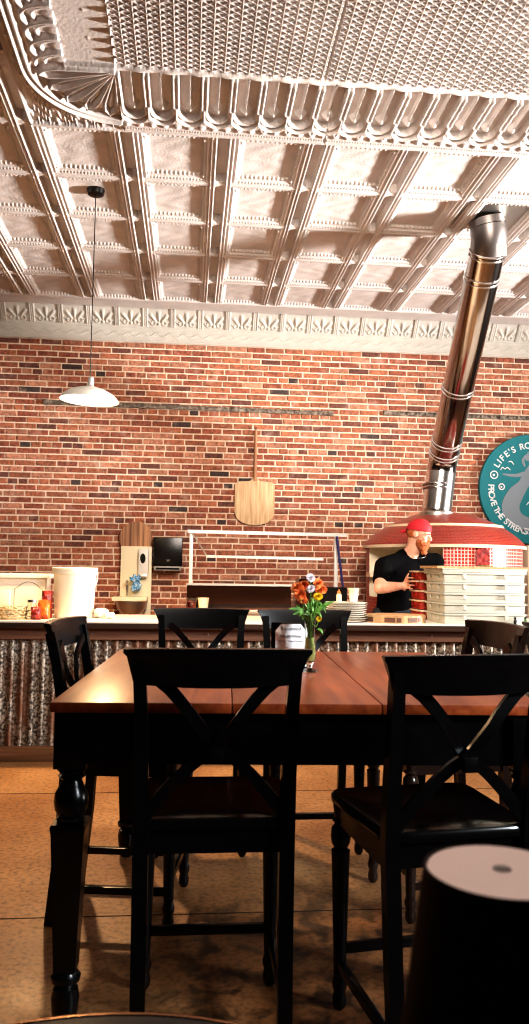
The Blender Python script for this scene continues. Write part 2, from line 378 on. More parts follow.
# pressed-tin ceiling as real relief (drop = how far it hangs below ZC)
def ceiling(y0, y1, st, parent=None):
    x0, x1 = -3.0, 5.0
    xs = np.arange(x0, x1+st, st); ys = np.linspace(y0, y1, int((y1-y0)/st)+1); X, Y = np.meshgrid(xs, ys)
    PX, PY, OX, OY = .594, .6257, -1.034, 5.272
    u = (X-OX+PX/2) % PX - PX/2; v = (Y-OY+PY/2) % PY - PY/2; au, av = abs(u), abs(v)
    def prof(t, pts): return np.interp(t, [p[0] for p in pts], [p[1] for p in pts])
    mx = prof(au, [(0, .030), (.034, .030), (.038, .040), (.046, .040), (.052, .026), (.060, .026), (.064, .037), (.072, .037), (.077, .022), (.086, .022), (.091, .030), (.098, .030), (.104, .020), (.128, .006), (.134, .0)])
    my = prof(av, [(0, .034), (.004, .034), (.007, .029), (.030, .029), (.034, .022), (.05, .022), (.054, .016), (.074, .013), (.09, .002), (.096, 0)])
    d = np.maximum(mx, my)
    tr = smoothstep(.036, .032, au)*smoothstep(.0, .008, av-.02-au*.6)       # open trough along the ribs
    d = d*(1-tr) + (-.050)*tr
    # ridges fade to mitres at the crossings
    # bead rows on the panel edges
    def bead(c, w, per, along): 
        return np.exp(-((c)/w)**2)*(.5+.5*np.cos(2*pi*along/per))**.7
    inx = (au > .125); iny = (av > .09)
    d += .013*bead(av-.086, .009, .030, X)*(au > .11)
    d += .013*bead(au-.117, .010, .032, Y)*(av > .075)
    d += .010*bead(av-.040, .006, .022, X)*(au > .05)
    # crossed panels: shallow hammered surface
    rn = np.random.RandomState(1); low = rn.rand(40, 60)
    d += .002*np.sin(X*31+2*np.sin(Y*17))*np.sin(Y*27+X*9)*inx*iny
    # --- border zones
    E = -.445; FY = 4.06
    zone = (Y < 4.675) & (X > -.99)
    b = np.zeros_like(d)
    q = Y
    # plain band + rosettes
    b = np.where(zone, .036+.006*smoothstep(4.62, 4.65, q), b)
    ros = (X+.02) % .073-.0365; kk = np.floor((X+.02)/.073) % 2
    rd = np.sqrt(ros**2+(Y-4.575)**2); an = np.arctan2(Y-4.575, ros)
    b += np.where(zone & (Y > 4.53) & (Y < 4.63) & (X > -.47), np.where(kk == 0, .016*np.clip(1-rd/.026, 0, 1)**.6, .012*np.clip(1-(rd/(.026+.006*np.cos(6*an))), 0, 1)**.5), 0)
    b += np.where(zone & (X > -.47), .006*np.exp(-((Y-4.625)/.005)**2)*(.5+.5*np.cos(2*pi*X/.016)) + .005*np.exp(-((Y-4.535)/.004)**2)*(.5+.5*np.cos(2*pi*X/.016)), 0)
    # flutes
    PF = .158
    s = (X-E) % PF - PF/2; T = Y
    def ridge(dist, w, h): return h*np.clip(1-(dist/w)**2, 0, 1)**.6
    yb_ = 4.40
    sd = np.where(T < yb_-.0, abs(s)-.066, np.sqrt(s**2+((T-yb_)*.9)**2)-.066)
    flz = (Y > FY+.02) & (Y < 4.52) & (X > E)
    f = .034+ridge(sd, .014, .030)*1.0
    sd2 = np.where(T < yb_+.022, abs(s)-.080, np.sqrt(s**2+((T-yb_-.022)*.9)**2)-.080)
    f = np.where(T > yb_-.05, np.maximum(f, .030+ridge(sd2, .012, .044)), f)
    ins = sd < -.008
    f = np.where(ins, .020, f)
    f = np.where(ins & (T < 4.34), np.maximum(f, .018+ridge(abs(s), .008, .034)), f)
    dia = np.maximum(abs(s)/.040, abs(T-4.375)/.055); dm = abs(s)/.04+abs(T-4.37)/.06
    f = np.where(ins, np.maximum(f, .018+.045*np.clip(1-dm, 0, 1)**.7), f)
    f += np.where((abs(abs(s)-.066) < .016), .010*np.exp(-((abs(s)-.066)/.008)**2)*np.clip(np.cos(2*pi*T/.085), 0, 1)**4*(T < 4.40), 0)
    f = np.where(sd > 0, np.maximum(f*(sd <= .012), np.where(sd2 < .011, f, .030)), f)
    b = np.where(flz, f, b)
    top = (Y > FY-.012) & (Y <= FY+.02) & (X > E)
    b = np.where(top, .034+.014*np.exp(-((Y-FY-.004)/.010)**2)*(.6+.4*np.cos(2*pi*X/PF)), b)
    # lattice field (six-way star pattern)
    fld = (Y <= FY-.012) & (X > E)
    a = .040
    def tri(c, p): z_ = (c % p)/p; return np.minimum(z_, 1-z_)*p
    uu = X/.065; vv = Y/.040
    l1 = tri(X, .065); l4 = tri(Y, .040); l2 = tri(uu+vv, 1)*.034; l3 = tri(uu-vv, 1)*.034
    lat = np.maximum.reduce([ridge(l1, .0048, .012), ridge(l4, .0042, .008), ridge(l2, .0046, .012), ridge(l3, .0046, .012)])
    b = np.where(fld, .016+lat, b)
    b = np.where(fld & (abs(X-.668) < .006), .0, b)
    b = np.where((Y > 4.06) & (Y < 4.66) & (abs(X-.735-(Y-4.06)*.05) < .005), b-.012, b)
    # field side edge: scalloped bead
    se = X-E; b = np.where((abs(se) < .03) & (Y < FY), np.maximum(b, .018+ridge(abs(se+.012*np.abs(np.cos(pi*Y/.075))), .011, .030)), b)
    # left band (straight part) and fan corner share one distance rr from the corner centre
    CX, CY = E, FY
    dx = CX-X; dy = Y-CY
    rr = np.where(dy > 0, np.sqrt(dx**2+np.maximum(dy, 0)**2), dx)
    th = np.arctan2(np.maximum(dy, 0), np.maximum(dx, 1e-4))
    left = (X <= E) & (X > -1.04) & (rr < .60) & (Y < 4.66)
    g = np.full_like(d, .014)
    # floret band
    fl_ = lambda cx, cy, r: .011*np.clip(1-(np.sqrt((X-cx)**2+((Y-cy+.05) % .20-.10)**2)/(r+.004*np.cos(4*np.arctan2((Y-cy+.05) % .20-.10, X-cx))))**2, 0, 1)**.5
    g = np.where(dy <= 0, g+fl_(-.56, 3.40, .020)+fl_(-.70, 3.48, .020)+fl_(-.56, 3.50, .010)*.8, g)
    g = np.where((dy <= .0) & (abs(X+.715+.0) < .004), g+.008, g)
    # scallops of the side: overlapping half-moons stacked along Y
    P2 = .130
    def scal(off):
        c = (Y-3.40+off) % P2 - P2/2
        return np.sqrt(((rr-.27)/1.35)**2+(c)**2)
    s1 = scal(0)+.0; s2 = scal(P2/2)
    sc = np.zeros_like(d)
    for i_ in range(-2, 12):
        cyy = 2.75+i_*.118
        q_ = np.sqrt(((rr-.275)/1.55)**2+(Y-cyy)**2)
        sc = np.where(q_ < .100, .004+ridge(abs(q_-.088), .012, .042)+ridge(abs(q_-.056), .009, .026)+.018*np.clip(1-(q_/.030)**2, 0, 1)**.5, sc)
    g = np.where((dy <= 0) & (rr > .255) & (rr < .43), .010+sc, g)
    # fan petals
    NP = 5; w = (th/(pi/2)*NP) % 1-.5; wid = .40*np.clip(rr/.40, 0, 1)
    wl = abs(w)*2*rr*(pi/2/NP)/2                          # half-arc distance in metres
    hw = np.interp(rr, [0, .10, .30, .37, .41], [.003, .011, .034, .031, .0])
    fan = ridge(abs(wl-hw), .012, .052)*(rr < .43)
    hw2 = np.interp(rr, [0, .16, .30, .36, .375], [-.01, .0, .018, .014, .0])
    fan = np.maximum(fan, np.where(hw2 > 0, .026*np.clip(1-(wl/np.maximum(hw2, 1e-3))**2, 0, 1)**.5, 0))
    g = np.where(dy > 0, .012+fan, g)
    g = np.where((dy <= 0) & (dy > -.03) & (rr < .27), np.maximum(g, .012+ridge(abs(dy+.004), .013, .034)), g)
    # rolled outer moulding
    g = np.where(rr > .42, .030, g)
    g = np.maximum(g, .022+ridge(abs(rr-.452), .016, .038)); g = np.maximum(g, .020+ridge(abs(rr-.485), .014, .050))
    arc = np.where(dy > 0, th*.5, -Y)
    g = np.maximum(g, .020+ridge(abs(rr-.512), .012, .028)+.014*np.exp(-((rr-.512)/.010)**2)*np.clip(np.cos(2*pi*arc/.085), 0, 1)**3)
    g = np.where(rr > .528, .006+.03*np.clip((rr-.528)/.08, 0, 1), g)
    # acanthus scroll in the spandrel outside the fan
    scr = .012*np.clip(np.sin(18*np.sin(X*22+1)+14*Y)*np.cos(60*X-30*Y), 0, 1)**.5
    b = np.where(left, g, b)
    sp = (X < -.5) & (X > -.98) & (Y > 4.2) & (Y < 4.64) & (rr > .56)
    b = np.where(zone & sp, .012+scr*1.4, b)
    d = np.where(zone, b, d)
    # frame the first panel row against the border
    d = np.where((Y >= 4.655) & (Y < 4.69) & (X > -.99), .030, d)
    # last flat border toward the cornice
    d = np.where(Y > 7.70, .030+.008*smoothstep(7.70, 7.72, Y)*(Y < 7.74), d)
    Z = ZC - d
    V = np.stack([X, Y, Z], -1).reshape(-1, 3)
    o = np_mesh('ceiling', V, grid_faces(len(xs), len(ys))[:, ::-1], M['tin'])
    if parent: o.parent = parent; o.name = 'ceiling_relief'; return o
    tag(o, kind='structure')
    mb = MB()
    mb.box(-4.2, 6.2, -2.5, 3.0, ZC-.02, ZC+.06); mb.box(-4.2, -3.0, 3.0, 8.3, ZC-.02, ZC+.06); mb.box(5.0, 6.2, 3.0, 8.3, ZC-.02, ZC+.06)
    mb.box(-3.0, 5.0, 3.0, 8.3, ZC+.03, ZC+.06)
    mb.build('ceiling_outer', M['tin'], o, None)
    return o
cl_ = ceiling(4.68, 7.96, .0056); ceiling(3.0, 4.03, .0036, cl_); ceiling(4.03, 4.68, .0042, cl_)

def cornice():
    st = .0065; xs = np.arange(-3.2, 5.2, st); ts = np.arange(0, .45, st)
    # profile path: up the wall, ledge, then slanted frieze to the ceiling
    path = [(0, 8.118, 3.606), (.018, 8.112, 3.620), (.15, 8.118, 3.752), (.158, 8.10, 3.757), (.166, 8.112, 3.765), (.40, 7.972, 3.952-.012), (.45, 7.935, 3.925)]
    T = [p[0] for p in path]
    X, S = np.meshgrid(xs, ts)
    Yb = np.interp(S, T, [p[1] for p in path]); Zb = np.interp(S, T, [p[2] for p in path])
    P = .283; c = (X-.06) % P - P/2
    h = np.zeros_like(X)
    fr = (S > .175) & (S < .395)
    px, py = c, S-.20
    rr = np.sqrt(px**2+py**2); an = np.arctan2(px, py)
    pal = .014*np.clip(np.cos(an*9), 0, 1)**.7*np.clip(1-((rr-.085)/.07)**2, 0, 1)*(abs(an) < 1.35)
    pal += .012*np.clip(1-(np.sqrt(px**2+(S-.205)**2)/.02)**2, 0, 1)
    vol = .010*np.clip(1-(abs(np.sqrt((abs(px)-.055)**2+(S-.215)**2)-.022)/.007)**2, 0, 1)
    bars = .014*np.clip(1-((abs(abs(px)-P/2+.020))/.006)**2, 0, 1)+.008*np.clip(1-((abs(abs(px)-P/2+.004))/.008)**2, 0, 1)
    h = np.where(fr, np.maximum(pal, vol)*(abs(px) < .105)+bars, h)
    h += np.where((S > .395) & (S < .425), .012*np.exp(-((S-.41)/.006)**2)*(.5+.5*np.cos(2*pi*X/.022)), 0)
    w = S-.085-.018*np.sin(2*pi*X/.14); h += np.where((S > .03) & (S < .14), .006*np.exp(-(w/.006)**2)+.004*np.exp(-((S-.085+.018*np.sin(2*pi*X/.14+1.6))/.005)**2), 0)
    h += .007*np.exp(-((S-.012)/.008)**2)
    Y = Yb-h*.85; Z = Zb-h*.5*(S > .165)
    V = np.stack([X, Y, Z], -1).reshape(-1, 3)
    tag(np_mesh('trim_2', V, grid_faces(len(xs), len(ts)), M['cornice']), kind='structure')
cornice()

# ------------------------------------------------------------------ bar counter
ZT = .932
def sheet(name, x0, x1, z0, z1, y, parent):
    per = .069; xs = np.arange(x0, x1, per/14); ys = y-.010*np.cos(2*pi*xs/per)
    V = []; 
    for z in (z0, z1):
        for x, yy in zip(xs, ys): V.append((x, yy, z))
    o = np_mesh(name, V, grid_faces(len(xs), 2), M['corr']); o.parent = parent; return o
cn = thing('bar_counter', 'long bar counter faced with rusty corrugated metal under a dark wood plank', 'counter')
MB().box(-2.6, 4.6, 5.40, 6.22, ZT-.012, ZT, bev=.003).build('worktop', M['countertop'], cn)
MB().box(-2.6, 4.6, 5.405, 6.2, ZT-.05, ZT-.0125, bev=.003).build('counter_edge', M['edgeplank'], cn)
MB().box(-2.6, 4.6, 5.475, 5.53, .805, ZT-.0505).build('fascia_board', M['plank'], cn)
sheet('corrugated_panel', -2.6, 4.6, .098, .806, 5.515, cn)
MB().box(-2.6, 4.6, 5.48, 5.54, 0, .10, bev=.004).build('base_board', M['baseboard'], cn)
MB().box(-2.58, 4.58, 5.54, 6.1, 0, ZT-.051).build('cabinet_body', M['plank'], cn)
for k in range(9):
    x = -2.2+k*.78
    b = MB(); b.lathe([(.006, 0), (.006, .003)], mtx=Matrix.Translation((x, 5.474, .845)) @ Matrix.Rotation(pi/2, 4, 'X'), n=10); b.build('screw', M['steelsatin'], cn)

# ------------------------------------------------------------------ chairs
def turned_leg(mb, x, y, z1, r, sq=None):
    """classic turned leg: neck rings, ball, tapering shaft, ring and foot (height z1)"""
    s = z1
    prof = [(r*.42, 0), (r*.72, .012), (r*.78, .03), (r*.62, .05), (r*.78, .062), (r*.84, .075), (r*.70, .088), (r*.60, .10)]
    mb.lathe([(a, z) for a, z in prof], (x, y, 0), 16)
    mb.lathe([(r*.66, .098), (r*1.0, s*.74), (r*1.03, s*.765), (r*.72, s*.775), (r*1.0, s*.80), (r*1.12, s*.835), (r*1.0, s*.875), (r*.66, s*.895), (r*.92, s*.91), (r*.7, s*.925), (r*.9, s)], (x, y, 0), 18)
def make_chair(name, label, main, group):
    t = thing(name, label, 'chair', group=group)
    # seat, dished and rounded
    s = MB(); n = 9; 
    pts = []
    W0, W1, D0, D1 = .415, .465, -.215, .225
    out = []
    for i in range(40):
        a = 2*pi*i/40; c, sn = cos(a), sin(a); e = .22
        x = abs(c)**e*(1 if c > 0 else -1); y = abs(sn)**e*(1 if sn > 0 else -1)
        out.append((x, y))
    rr = []
    for (sc, z) in ((.94, .598), (1, .604), (1, .622), (.97, .630), (.85, .624), (.5, .618), (.05, .617)):
        ring = []
        for x, y in out:
            w = (W0+(W1-W0)*(y+1)/2)/2
            ring.append(Vector((x*w*sc, (D0+D1)/2+y*(D1-D0)/2*sc, z)))
        rr.append(ring)
    s.rings(rr); s.build('seat', M['blackseat'] if main == 'black' else M[main], t, 50)
    mm = M[main]
    # aprons
    a = MB(); a.box(-.19, .19, .178, .196, .535, .598); a.box(-.18, .18, -.196, -.178, .535, .598)
    for sx in (-1, 1): a.box(sx*.197-.009, sx*.197+.009, -.19, .185, .535, .598)
    a.build('apron', mm, t)
    for sx in (-1, 1):
        l = MB(); turned_leg(l, sx*.195, .185, .598, .0275); l.build('leg', mm, t)
        p = MB()
        pts = [(sx*.190, -.245, 0), (sx*.192, -.215, .30), (sx*.195, -.200, .60), (sx*.197, -.215, .75), (sx*.200, -.245, .93), (sx*.206, -.272, 1.05)]
        p.tube(pts, [1.05, 1.1, 1.15, 1.05, .95, .9], flat=(.036, .036), up=(0, 1, 0)); p.build('leg', mm, t)
    # crest rail: curved board, wide flared top
    def cy(x, z): return -.245-(z-.95)*.22-.030*(1-(x/.24)**2)
    c = MB(); rr = []
    for i in range(25):
        u = -1+2*i/24; 
        zt = 1.090-.004*u*u; zb = .992-.008*(1-u*u)
        wt = .247; wb = .219
        ring = []
        for (z, off, w) in ((zb, -.011, wb), (zb+.03, -.011, wb+.002), (zt-.022, -.011, wt-.009), (zt-.012, -.017, wt), (zt-.002, -.015, wt), (zt, 0, wt), (zt-.004, .010, wt-.001), (zt-.02, .011, wt-.008), (zb+.03, .011, wb+.002), (zb, .011, wb)):
            x = u*w; ring.append(Vector((x, cy(x, z)+off, z)))
        rr.append(ring)
    c.rings(rr); c.build('crest_rail', mm, t, 40)
    # X back: two bowed straps crossing, with a small boss
    for sx in (-1, 1):
        x_ = MB(); P = []; W = []
        for i in range(15):
            k = i/14; z = 1.005-.365*k
            xx = sx*(.160-.160*min(1, k/.52)**.80) if k < .52 else -sx*(.185*((k-.52)/.48)**.72)
            yy = -.252+.045*k-.030*sin(pi*min(k/.52, 1)/1)*.5 - (.014 if abs(k-.52) < .25 else 0)*sx*.4
            P.append((xx, yy, z)); W.append(.95+.35*abs(k-.52))
        x_.tube(P, W, flat=(.030, .013), up=(0, 1, 0)); x_.build('cross_brace', mm, t)
    b = MB(); b.box(-.019, .019, -.262, -.238, .785, .823, mtx=None, bev=.002); bo = b.build('boss', mm, t)
    # stretchers
    st = MB(); st.box(-.185, .185,   .172, .198, .160, .186, bev=.003); st.build('stretcher', mm, t)
    for sx in (-1, 1):
        st = MB(); st.box(sx*.198-.011, sx*.198+.011, -.225, .18, .118, .145, bev=.003); st.build('stretcher', mm, t)
    return t
G = 'X-back counter chairs around the square table'
ch = make_chair('counter_chair', 'black X-back counter chair in front of the table, its whole back facing the camera beside the reserved sign', 'black', G)
def put(o, x, y, rz, label=None, grp=G):
    o.location = (x, y, 0); o.rotation_euler.z = radians(rz)
    if label: o['label'] = label
    if grp: o['group'] = grp
    return o
ch['label'] = 'black X-back counter chair centred at the near table edge, its full back towards us'
c2 = copy_tree(ch); c3 = copy_tree(ch); c4 = copy_tree(ch); c5 = copy_tree(ch); c7 = copy_tree(ch)
put(ch, .082, 2.385, 0)
put(c2, .690, 2.265, 8, 'black X-back counter chair behind the blurred lamp, angled to the near table edge')
put(c3, -.205, 3.19, -98, 'black X-back counter chair seen from the side at the left table edge')
put(c4, .07, 3.87, 180, 'black X-back counter chair across the table, in front of the cream cup and prep table')
put(c5, .606, 3.87, 180, 'black X-back counter chair across the table, directly behind the flower vase')
put(c7, 1.735, 3.12, -90, 'black chair cut off by the right photo edge, back to back with the brown chair', None)
if 'group' in c7: del c7['group']
c6 = make_chair('counter_chair', 'glossy dark brown X-back chair below the dough box stack', 'brownchair', G)
put(c6, 1.0, 3.19, 97.5)

# ------------------------------------------------------------------ square dining table
tb = thing('dining_table', 'square counter-height table with red-brown top and black turned legs', 'table', (.368, 3.01, 0), radians(-2.8))
TW, TD, TZ = .715, .735, .914
def slab(mb, x0, x1, y0, y1):
    mb.box(x0, x1, y0, y1, TZ-.030, TZ, bev=.006)
a = MB(); slab(a, -TW, -.2035, -TD, TD); a.build('tabletop', M['tabletop'], tb)
a = MB(); slab(a, -.202, .226, -TD, TD); a.build('table_leaf', M['tabletop'], tb)
a = MB(); slab(a, .2275, TW, -TD, TD); a.build('tabletop', M['tabletop'], tb)
for sy in (-1, 1):
    MB().box(-TW+.07, TW-.07, sy*(TD-.045)-.011, sy*(TD-.045)+.011, .735, TZ-.031).build('apron', M['black'], tb)
for sx in (-1, 1):
    MB().box(sx*(TW-.045)-.011, sx*(TW-.045)+.011, -TD+.07, TD-.07, .735, TZ-.031).build('apron', M['black'], tb)
for sx in (-1, 1):
    for sy in (-1, 1):
        l = MB(); X, Y = sx*(TW-.058), sy*(TD-.058); h = .046
        l.box(X-h, X+h, Y-h, Y+h, .725, TZ-.031, bev=.003)
        l.lathe([(.030, .726), (.042, .715), (.030, .706), (.040, .698), (.028, .688), (.034, .672), (.046, .650), (.049, .628), (.045, .603), (.034, .585), (.040, .578), (.030, .57)], (X, Y, 0), 24)
        q = [(.0465, .572), (.049, .565), (.046, .545), (.030, .165)]
        l.rings([[Vector((X+a_*w, Y+b_*w, z)) for a_, b_ in ((-1, -1), (1, -1), (1, 1), (-1, 1))] for w, z in q])
        l.lathe([(.022, 0), (.030, .010), (.036, .05), (.040, .09), (.034, .115), (.026, .122), (.040, .135), (.042, .148), (.032, .158), (.030, .168)], (X, Y, 0), 20)
        l.build('leg', M['black'], tb)

# ------------------------------------------------------------------ round table and lamp in the foreground
rt = thing('round_table', 'dark round pedestal table with a thin brass rim at the bottom edge of the photo', 'table', (-.09, .630, 0))
MB().lathe([(.376, .722), (.394, .724), (.397, .735), (.397, .746), (.392, .750), (.001, .750)], n=96).build('tabletop', M['black'], rt)
MB().lathe([(.3975, .7335), (.3995, .7335), (.4002, .7495), (.3975, .7510), (.393, .7512)], n=96, cap=False).build('edge_band', M['copper'], rt)
MB().lathe([(.035, .03), (.035, .70), (.12, .722)], n=24).build('pedestal', M['black'], rt)
MB().lathe([(.24, 0), (.24, .012), (.06, .03), (.035, .05)], n=40).build('base', M['black'], rt)
lp = thing('table_lamp', 'blurred dark cordless table lamp with a pale glowing round top', 'lamp', (.236, .588, .7515))
MB().lathe([(.052, 0), (.052, .008), (.048, .012), (.008, .014)], n=40).build('base', M['lampdark'], lp)
MB().lathe([(.007, .012), (.007, .20)], n=16).build('pole', M['lampdark'], lp)
MB().lathe([(.0825, .130), (.0840, .130), (.0572, .3235), (.0555, .3240), (.0815, .132)], n=64, cap=False).build('lamp_shade', M['lampdark'], lp)
MB().lathe([(.001, .3165), (.0550, .3175), (.0553, .3205), (.054, .323), (.001, .324)], n=64).build('diffuser', M['lampdisc'], lp)
MB().lathe([(.001, .3241), (.0070, .3241), (.0066, .3248), (.001, .325)], n=32).build('touch_button', M['greyplastic'], lp)

# ------------------------------------------------------------------ vase, flowers and card
V0 = Vector((.458, 2.985, TZ))
vs = thing('flower_vase', 'slim clear glass bud vase half full of water on the dining table', 'vase', V0)
MB().lathe([(.001, .0), (.030, .0), (.031, .004), (.010, .012), (.010, .022), (.020, .040), (.026, .060), (.024, .085), (.019, .12), (.0185, .16), (.024, .205), (.0225, .205), (.0165, .16), (.017, .12), (.0215, .085), (.0235, .06), (.018, .042), (.001, .034)], n=32).build('vase_body', M['glass'], vs)
MB().lathe([(.001, .036), (.0165, .044), (.0215, .06), (.0200, .085), (.0160, .12), (.0155, .128), (.001, .128)], n=24).build('water', M['water'], vs)
def bloom(mb, c, r, n=26, layers=5, rnd=R):
    tilt = Matrix.Rotation(rnd.uniform(.7, 1.2), 3, 'X') @ Matrix.Rotation(rnd.uniform(-.5, .5), 3, 'Y')
    for l in range(layers):
        k = (l+.5)/layers; el = k*1.45
        m_ = int(n*(1-.55*k))
        for i in range(m_):
            a = 2*pi*(i+.5*(l % 2))/m_+rnd.uniform(-.1, .1)
            d = Vector((cos(a)*cos(el), sin(a)*cos(el), sin(el)*.75-.1))
            t = d.cross(Vector((0, 0, 1))).normalized(); nrm = t.cross(d)
            w = r*.19; L_ = r*(1-.25*k)
            p = [c+d*.1*r, c+d*L_*.6+t*w+nrm*.04*r, c+d*L_+nrm*.12*r, c+d*L_*.6-t*w+nrm*.04*r]
            vv = [mb.b.verts.new(c+tilt @ (q-c)) for q in p]; mb.b.faces.new(vv)
def leafblade(mb, p0, p1, w, bend=.02):
    p0, p1 = Vector(p0), Vector(p1); d = p1-p0; s_ = d.cross(Vector((0, 1, .3))).normalized(); prev = None
    for i in range(7):
        k = i/6; c = p0+d*k+Vector((0, 0, bend*sin(pi*k))); ww = w*sin(pi*min(.98, k*.9+.06))
        row = [mb.b.verts.new(c-s_*ww), mb.b.verts.new(c+Vector((0, -.004, -.002))), mb.b.verts.new(c+s_*ww)]
        if prev: mb.b.faces.new((prev[0], prev[1], row[1], row[0])); mb.b.faces.new((prev[1], prev[2], row[2], row[1]))
        prev = row
def flower(name, label, px, py, dy, r, m_, grp=None):
    p = at(px, py, V0.y+dy); t = thing(name, label, 'flower', V0+Vector((0, 0, .05)), group=grp)
    c = p-t.location
    b = MB(); bloom(b, c, r); b.build('petals', M[m_], t, None)
    s = MB(); s.tube([(R.uniform(-.006, .006), R.uniform(-.006, .006), 0), (c.x*.25, c.y*.2, .13), (c.x*.7, c.y*.7, c.z*.8), (c.x, c.y, c.z-.003)], .0016, 6); s.build('stem', M['green'], t)
    l = MB(); q = c*.75; leafblade(l, q, q+Vector((c.x*.5+.01, -.01, -.02)), .008, .006); l.build('leaf', M['green'], t, None)
GO = 'orange chrysanthemums in the bud vase'
for px, py, dy in ((297, 588, -.01), (300, 595, -.03), (304, 586, .02), (318, 584, .01), (321, 590, -.02), (302, 600, -.01)):
    flower('orange_chrysanthemum', 'orange chrysanthemum in the bud vase bouquet', px, py, dy, .027, 'orange', GO)
flower('white_carnation', 'white carnation in the middle of the orange flowers', 311, 589, -.055, .019, 'whitepetal')
flower('pale_carnation', 'pale pinkish flower standing highest in the bouquet', 310.5, 578, 0, .020, 'whitepetal')
flower('yellow_daisy', 'yellow flower near the top of the bouquet', 318, 597, -.055, .021, 'yellow')
flower('yellow_bud', 'small yellow flower drooping beside the vase rim', 319, 619, -.05, .013, 'yellow')
gr = thing('foliage_sprig', 'broad green leaves spreading around the flower stems', 'leaves', V0+Vector((0, 0, .06)))
l = MB()
for dx, dz, w, x0 in ((-.085, .055, .011, 0), (-.07, .035, .011, -.005), (.085, .085, .009, 0), (.055, .06, .008, 0), (-.03, .04, .008, 0), (.03, .03, .008, 0)):
    leafblade(l, (x0, -.018, .14), (dx, -.03, .14+dz-.02), w, .012)
for _ in range(60):
    a = R.uniform(0, 2*pi); rr_ = R.uniform(.005, .05); z = R.uniform(.14, .20)
    leafblade(l, (cos(a)*rr_*.4, sin(a)*rr_*.4, z-.02), (cos(a)*rr_, sin(a)*rr_, z+.01), .004, .003)
l.tube([(0, 0, 0), (0, -.008, .16)], .003, 6)
l.build('leaves', M['green'], gr, None); gr['kind'] = 'thing'

sg = thing('table_sign', 'black stand holding a white happy hour card beside the vase', 'sign', (.392, 3.06, TZ), radians(-3))
s = MB(); Tl = Matrix.Rotation(radians(-8), 4, 'X')
s.box(-.072, .066, .0, .008, .0, .178, Tl, bev=.002); s.box(-.072, .066, -.03, .06, 0, .006, bev=.002); s.build('sign_stand', M['charcoal'], sg)
s = MB(); w = .060; x0 = .004
s.prism([(x0-w, .010), (x0+w, .010), (x0+w, .145), (x0+w-.022, .172), (x0-w+.022, .172), (x0-w, .145)], -.002, Tl @ Matrix.Translation((0, -.0015, 0))); s.build('card', M['paper'], sg)
up = Tl @ Matrix.Translation((x0, -.0045, 0)) @ Matrix.Rotation(pi/2, 4, 'X')
for tx, sz, zz in (('Reserved', .021, .153), ('Happy Hour', .017, .125), ('Monday - Friday 3 to 6 pm', .0088, .106)):
    s = MB(); text_into(s, tx, sz, up @ Matrix.Translation((0, zz, 0)), .0003, bold=0); s.build('lettering', M['ink'], sg, None)

# ------------------------------------------------------------------ pendant lamp
PL = Vector((-.712, 5.52, 2.452))
pd = thing('pendant_lamp', 'shallow enamel pendant lamp hanging on a thin cord, lit', 'lamp', (PL.x, PL.y, ZC))
dz = PL.z-ZC
MB().lathe([(.001, -.046), (.030, -.046), (.056, -.034), (.064, -.0), (.001, 0)], n=24).build('canopy', M['charcoal'], pd)
MB().tube([(0, 0, -.05), (0, 0, dz+.15)], .0035, 8).build('cord', M['charcoal'], pd)
ti = Matrix.Translation((0, 0, dz)) @ Matrix.Rotation(radians(2.5), 4, 'Y')
MB().lathe([(.008, .155), (.018, .150), (.022, .135), (.022, .095), (.034, .085), (.036, .07)], n=20, mtx=ti).build('socket_cap', M['greyplastic'], pd)
MB().lathe([(.034, .085), (.060, .078), (.110, .062), (.158, .038), (.188, .012), (.200, -.008), (.205, -.010), (.205, -.014), (.199, -.012)], n=56, mtx=ti, cap=False).build('lamp_shade', M['enamel'], pd)
MB().lathe([(.0335, .083), (.058, .075), (.108, .059), (.156, .035), (.186, .009), (.199, -.012)], n=56, mtx=ti, cap=False).build('shade_lining', M['enamelin'], pd)
MB().ball((0, 0, dz+.035), .030, 2).build('bulb', M['bulb'], pd)

# ------------------------------------------------------------------ things on the wall
def rail(px0, px1, py0, py1, label):
    a, b_ = at(px0, py0, WY-.012), at(px1, py1, WY-.012)
    L_ = (b_-a).length; t = thing('wall_rail', label, 'rail', a, group='rusty perforated rails on the brick wall')
    ang = math.asin((b_.z-a.z)/L_); Mx = Matrix.Rotation(-ang, 4, 'Y')
    m_ = MB(); m_.box(0, L_, -.010, .008, .014, .022, Mx); m_.box(0, L_, -.010, .008, -.022, -.014, Mx); m_.box(0, L_, .002, .008, -.02, .02, Mx)
    n = int(L_/.10)
    for i in range(n): m_.box((i+.3)*L_/n, (i+.3)*L_/n+.022, -.008, .004, -.018, .018, Mx)
    m_.build('channel', M['rust'], t)
    for k in (0, .33, .66, 1):
        s_ = MB(); s_.box(L_*k-.03, L_*k+.03, -.018, .006, -.026, .026, Mx, bev=.003); s_.build('bracket', M['rust'], t)
rail(46, 330.5, 402, 413.5, 'long rusty steel rail on the brick wall behind the pendant lamp')
rail(386, 560, 413, 419.5, 'rusty steel rail on the brick wall behind the flue pipe')
# hanging peel
pl = at(255, 483, WY-.03); p = thing('pizza_peel', 'wooden pizza peel hanging by its handle on the brick wall', 'peel', pl)
poly = [(-.205, -.02), (-.17, .012), (-.05, .020), (-.03, .045), (.03, .045), (.05, .020), (.17, .012), (.205, -.02), (.207, -.30), (.19, -.36), (.14, -.405), (.07, -.43), (0, -.435), (-.07, -.43), (-.14, -.405), (-.19, -.36), (-.207, -.30)]
MB().prism(poly, .018).build('blade', M['peelwood'], p)
MB().tube([(0, .009, .02), (0, .009, .25), (.002, .009, .55)], [.020, .017, .016], 10).build('handle', M['handlewood'], p)
MB().tube([(-.006, .002, .55), (-.004, .006, .585), (.008, .006, .585), (.008, .002, .55)], .003, 6).build('hanging_loop', M['wire'], p)
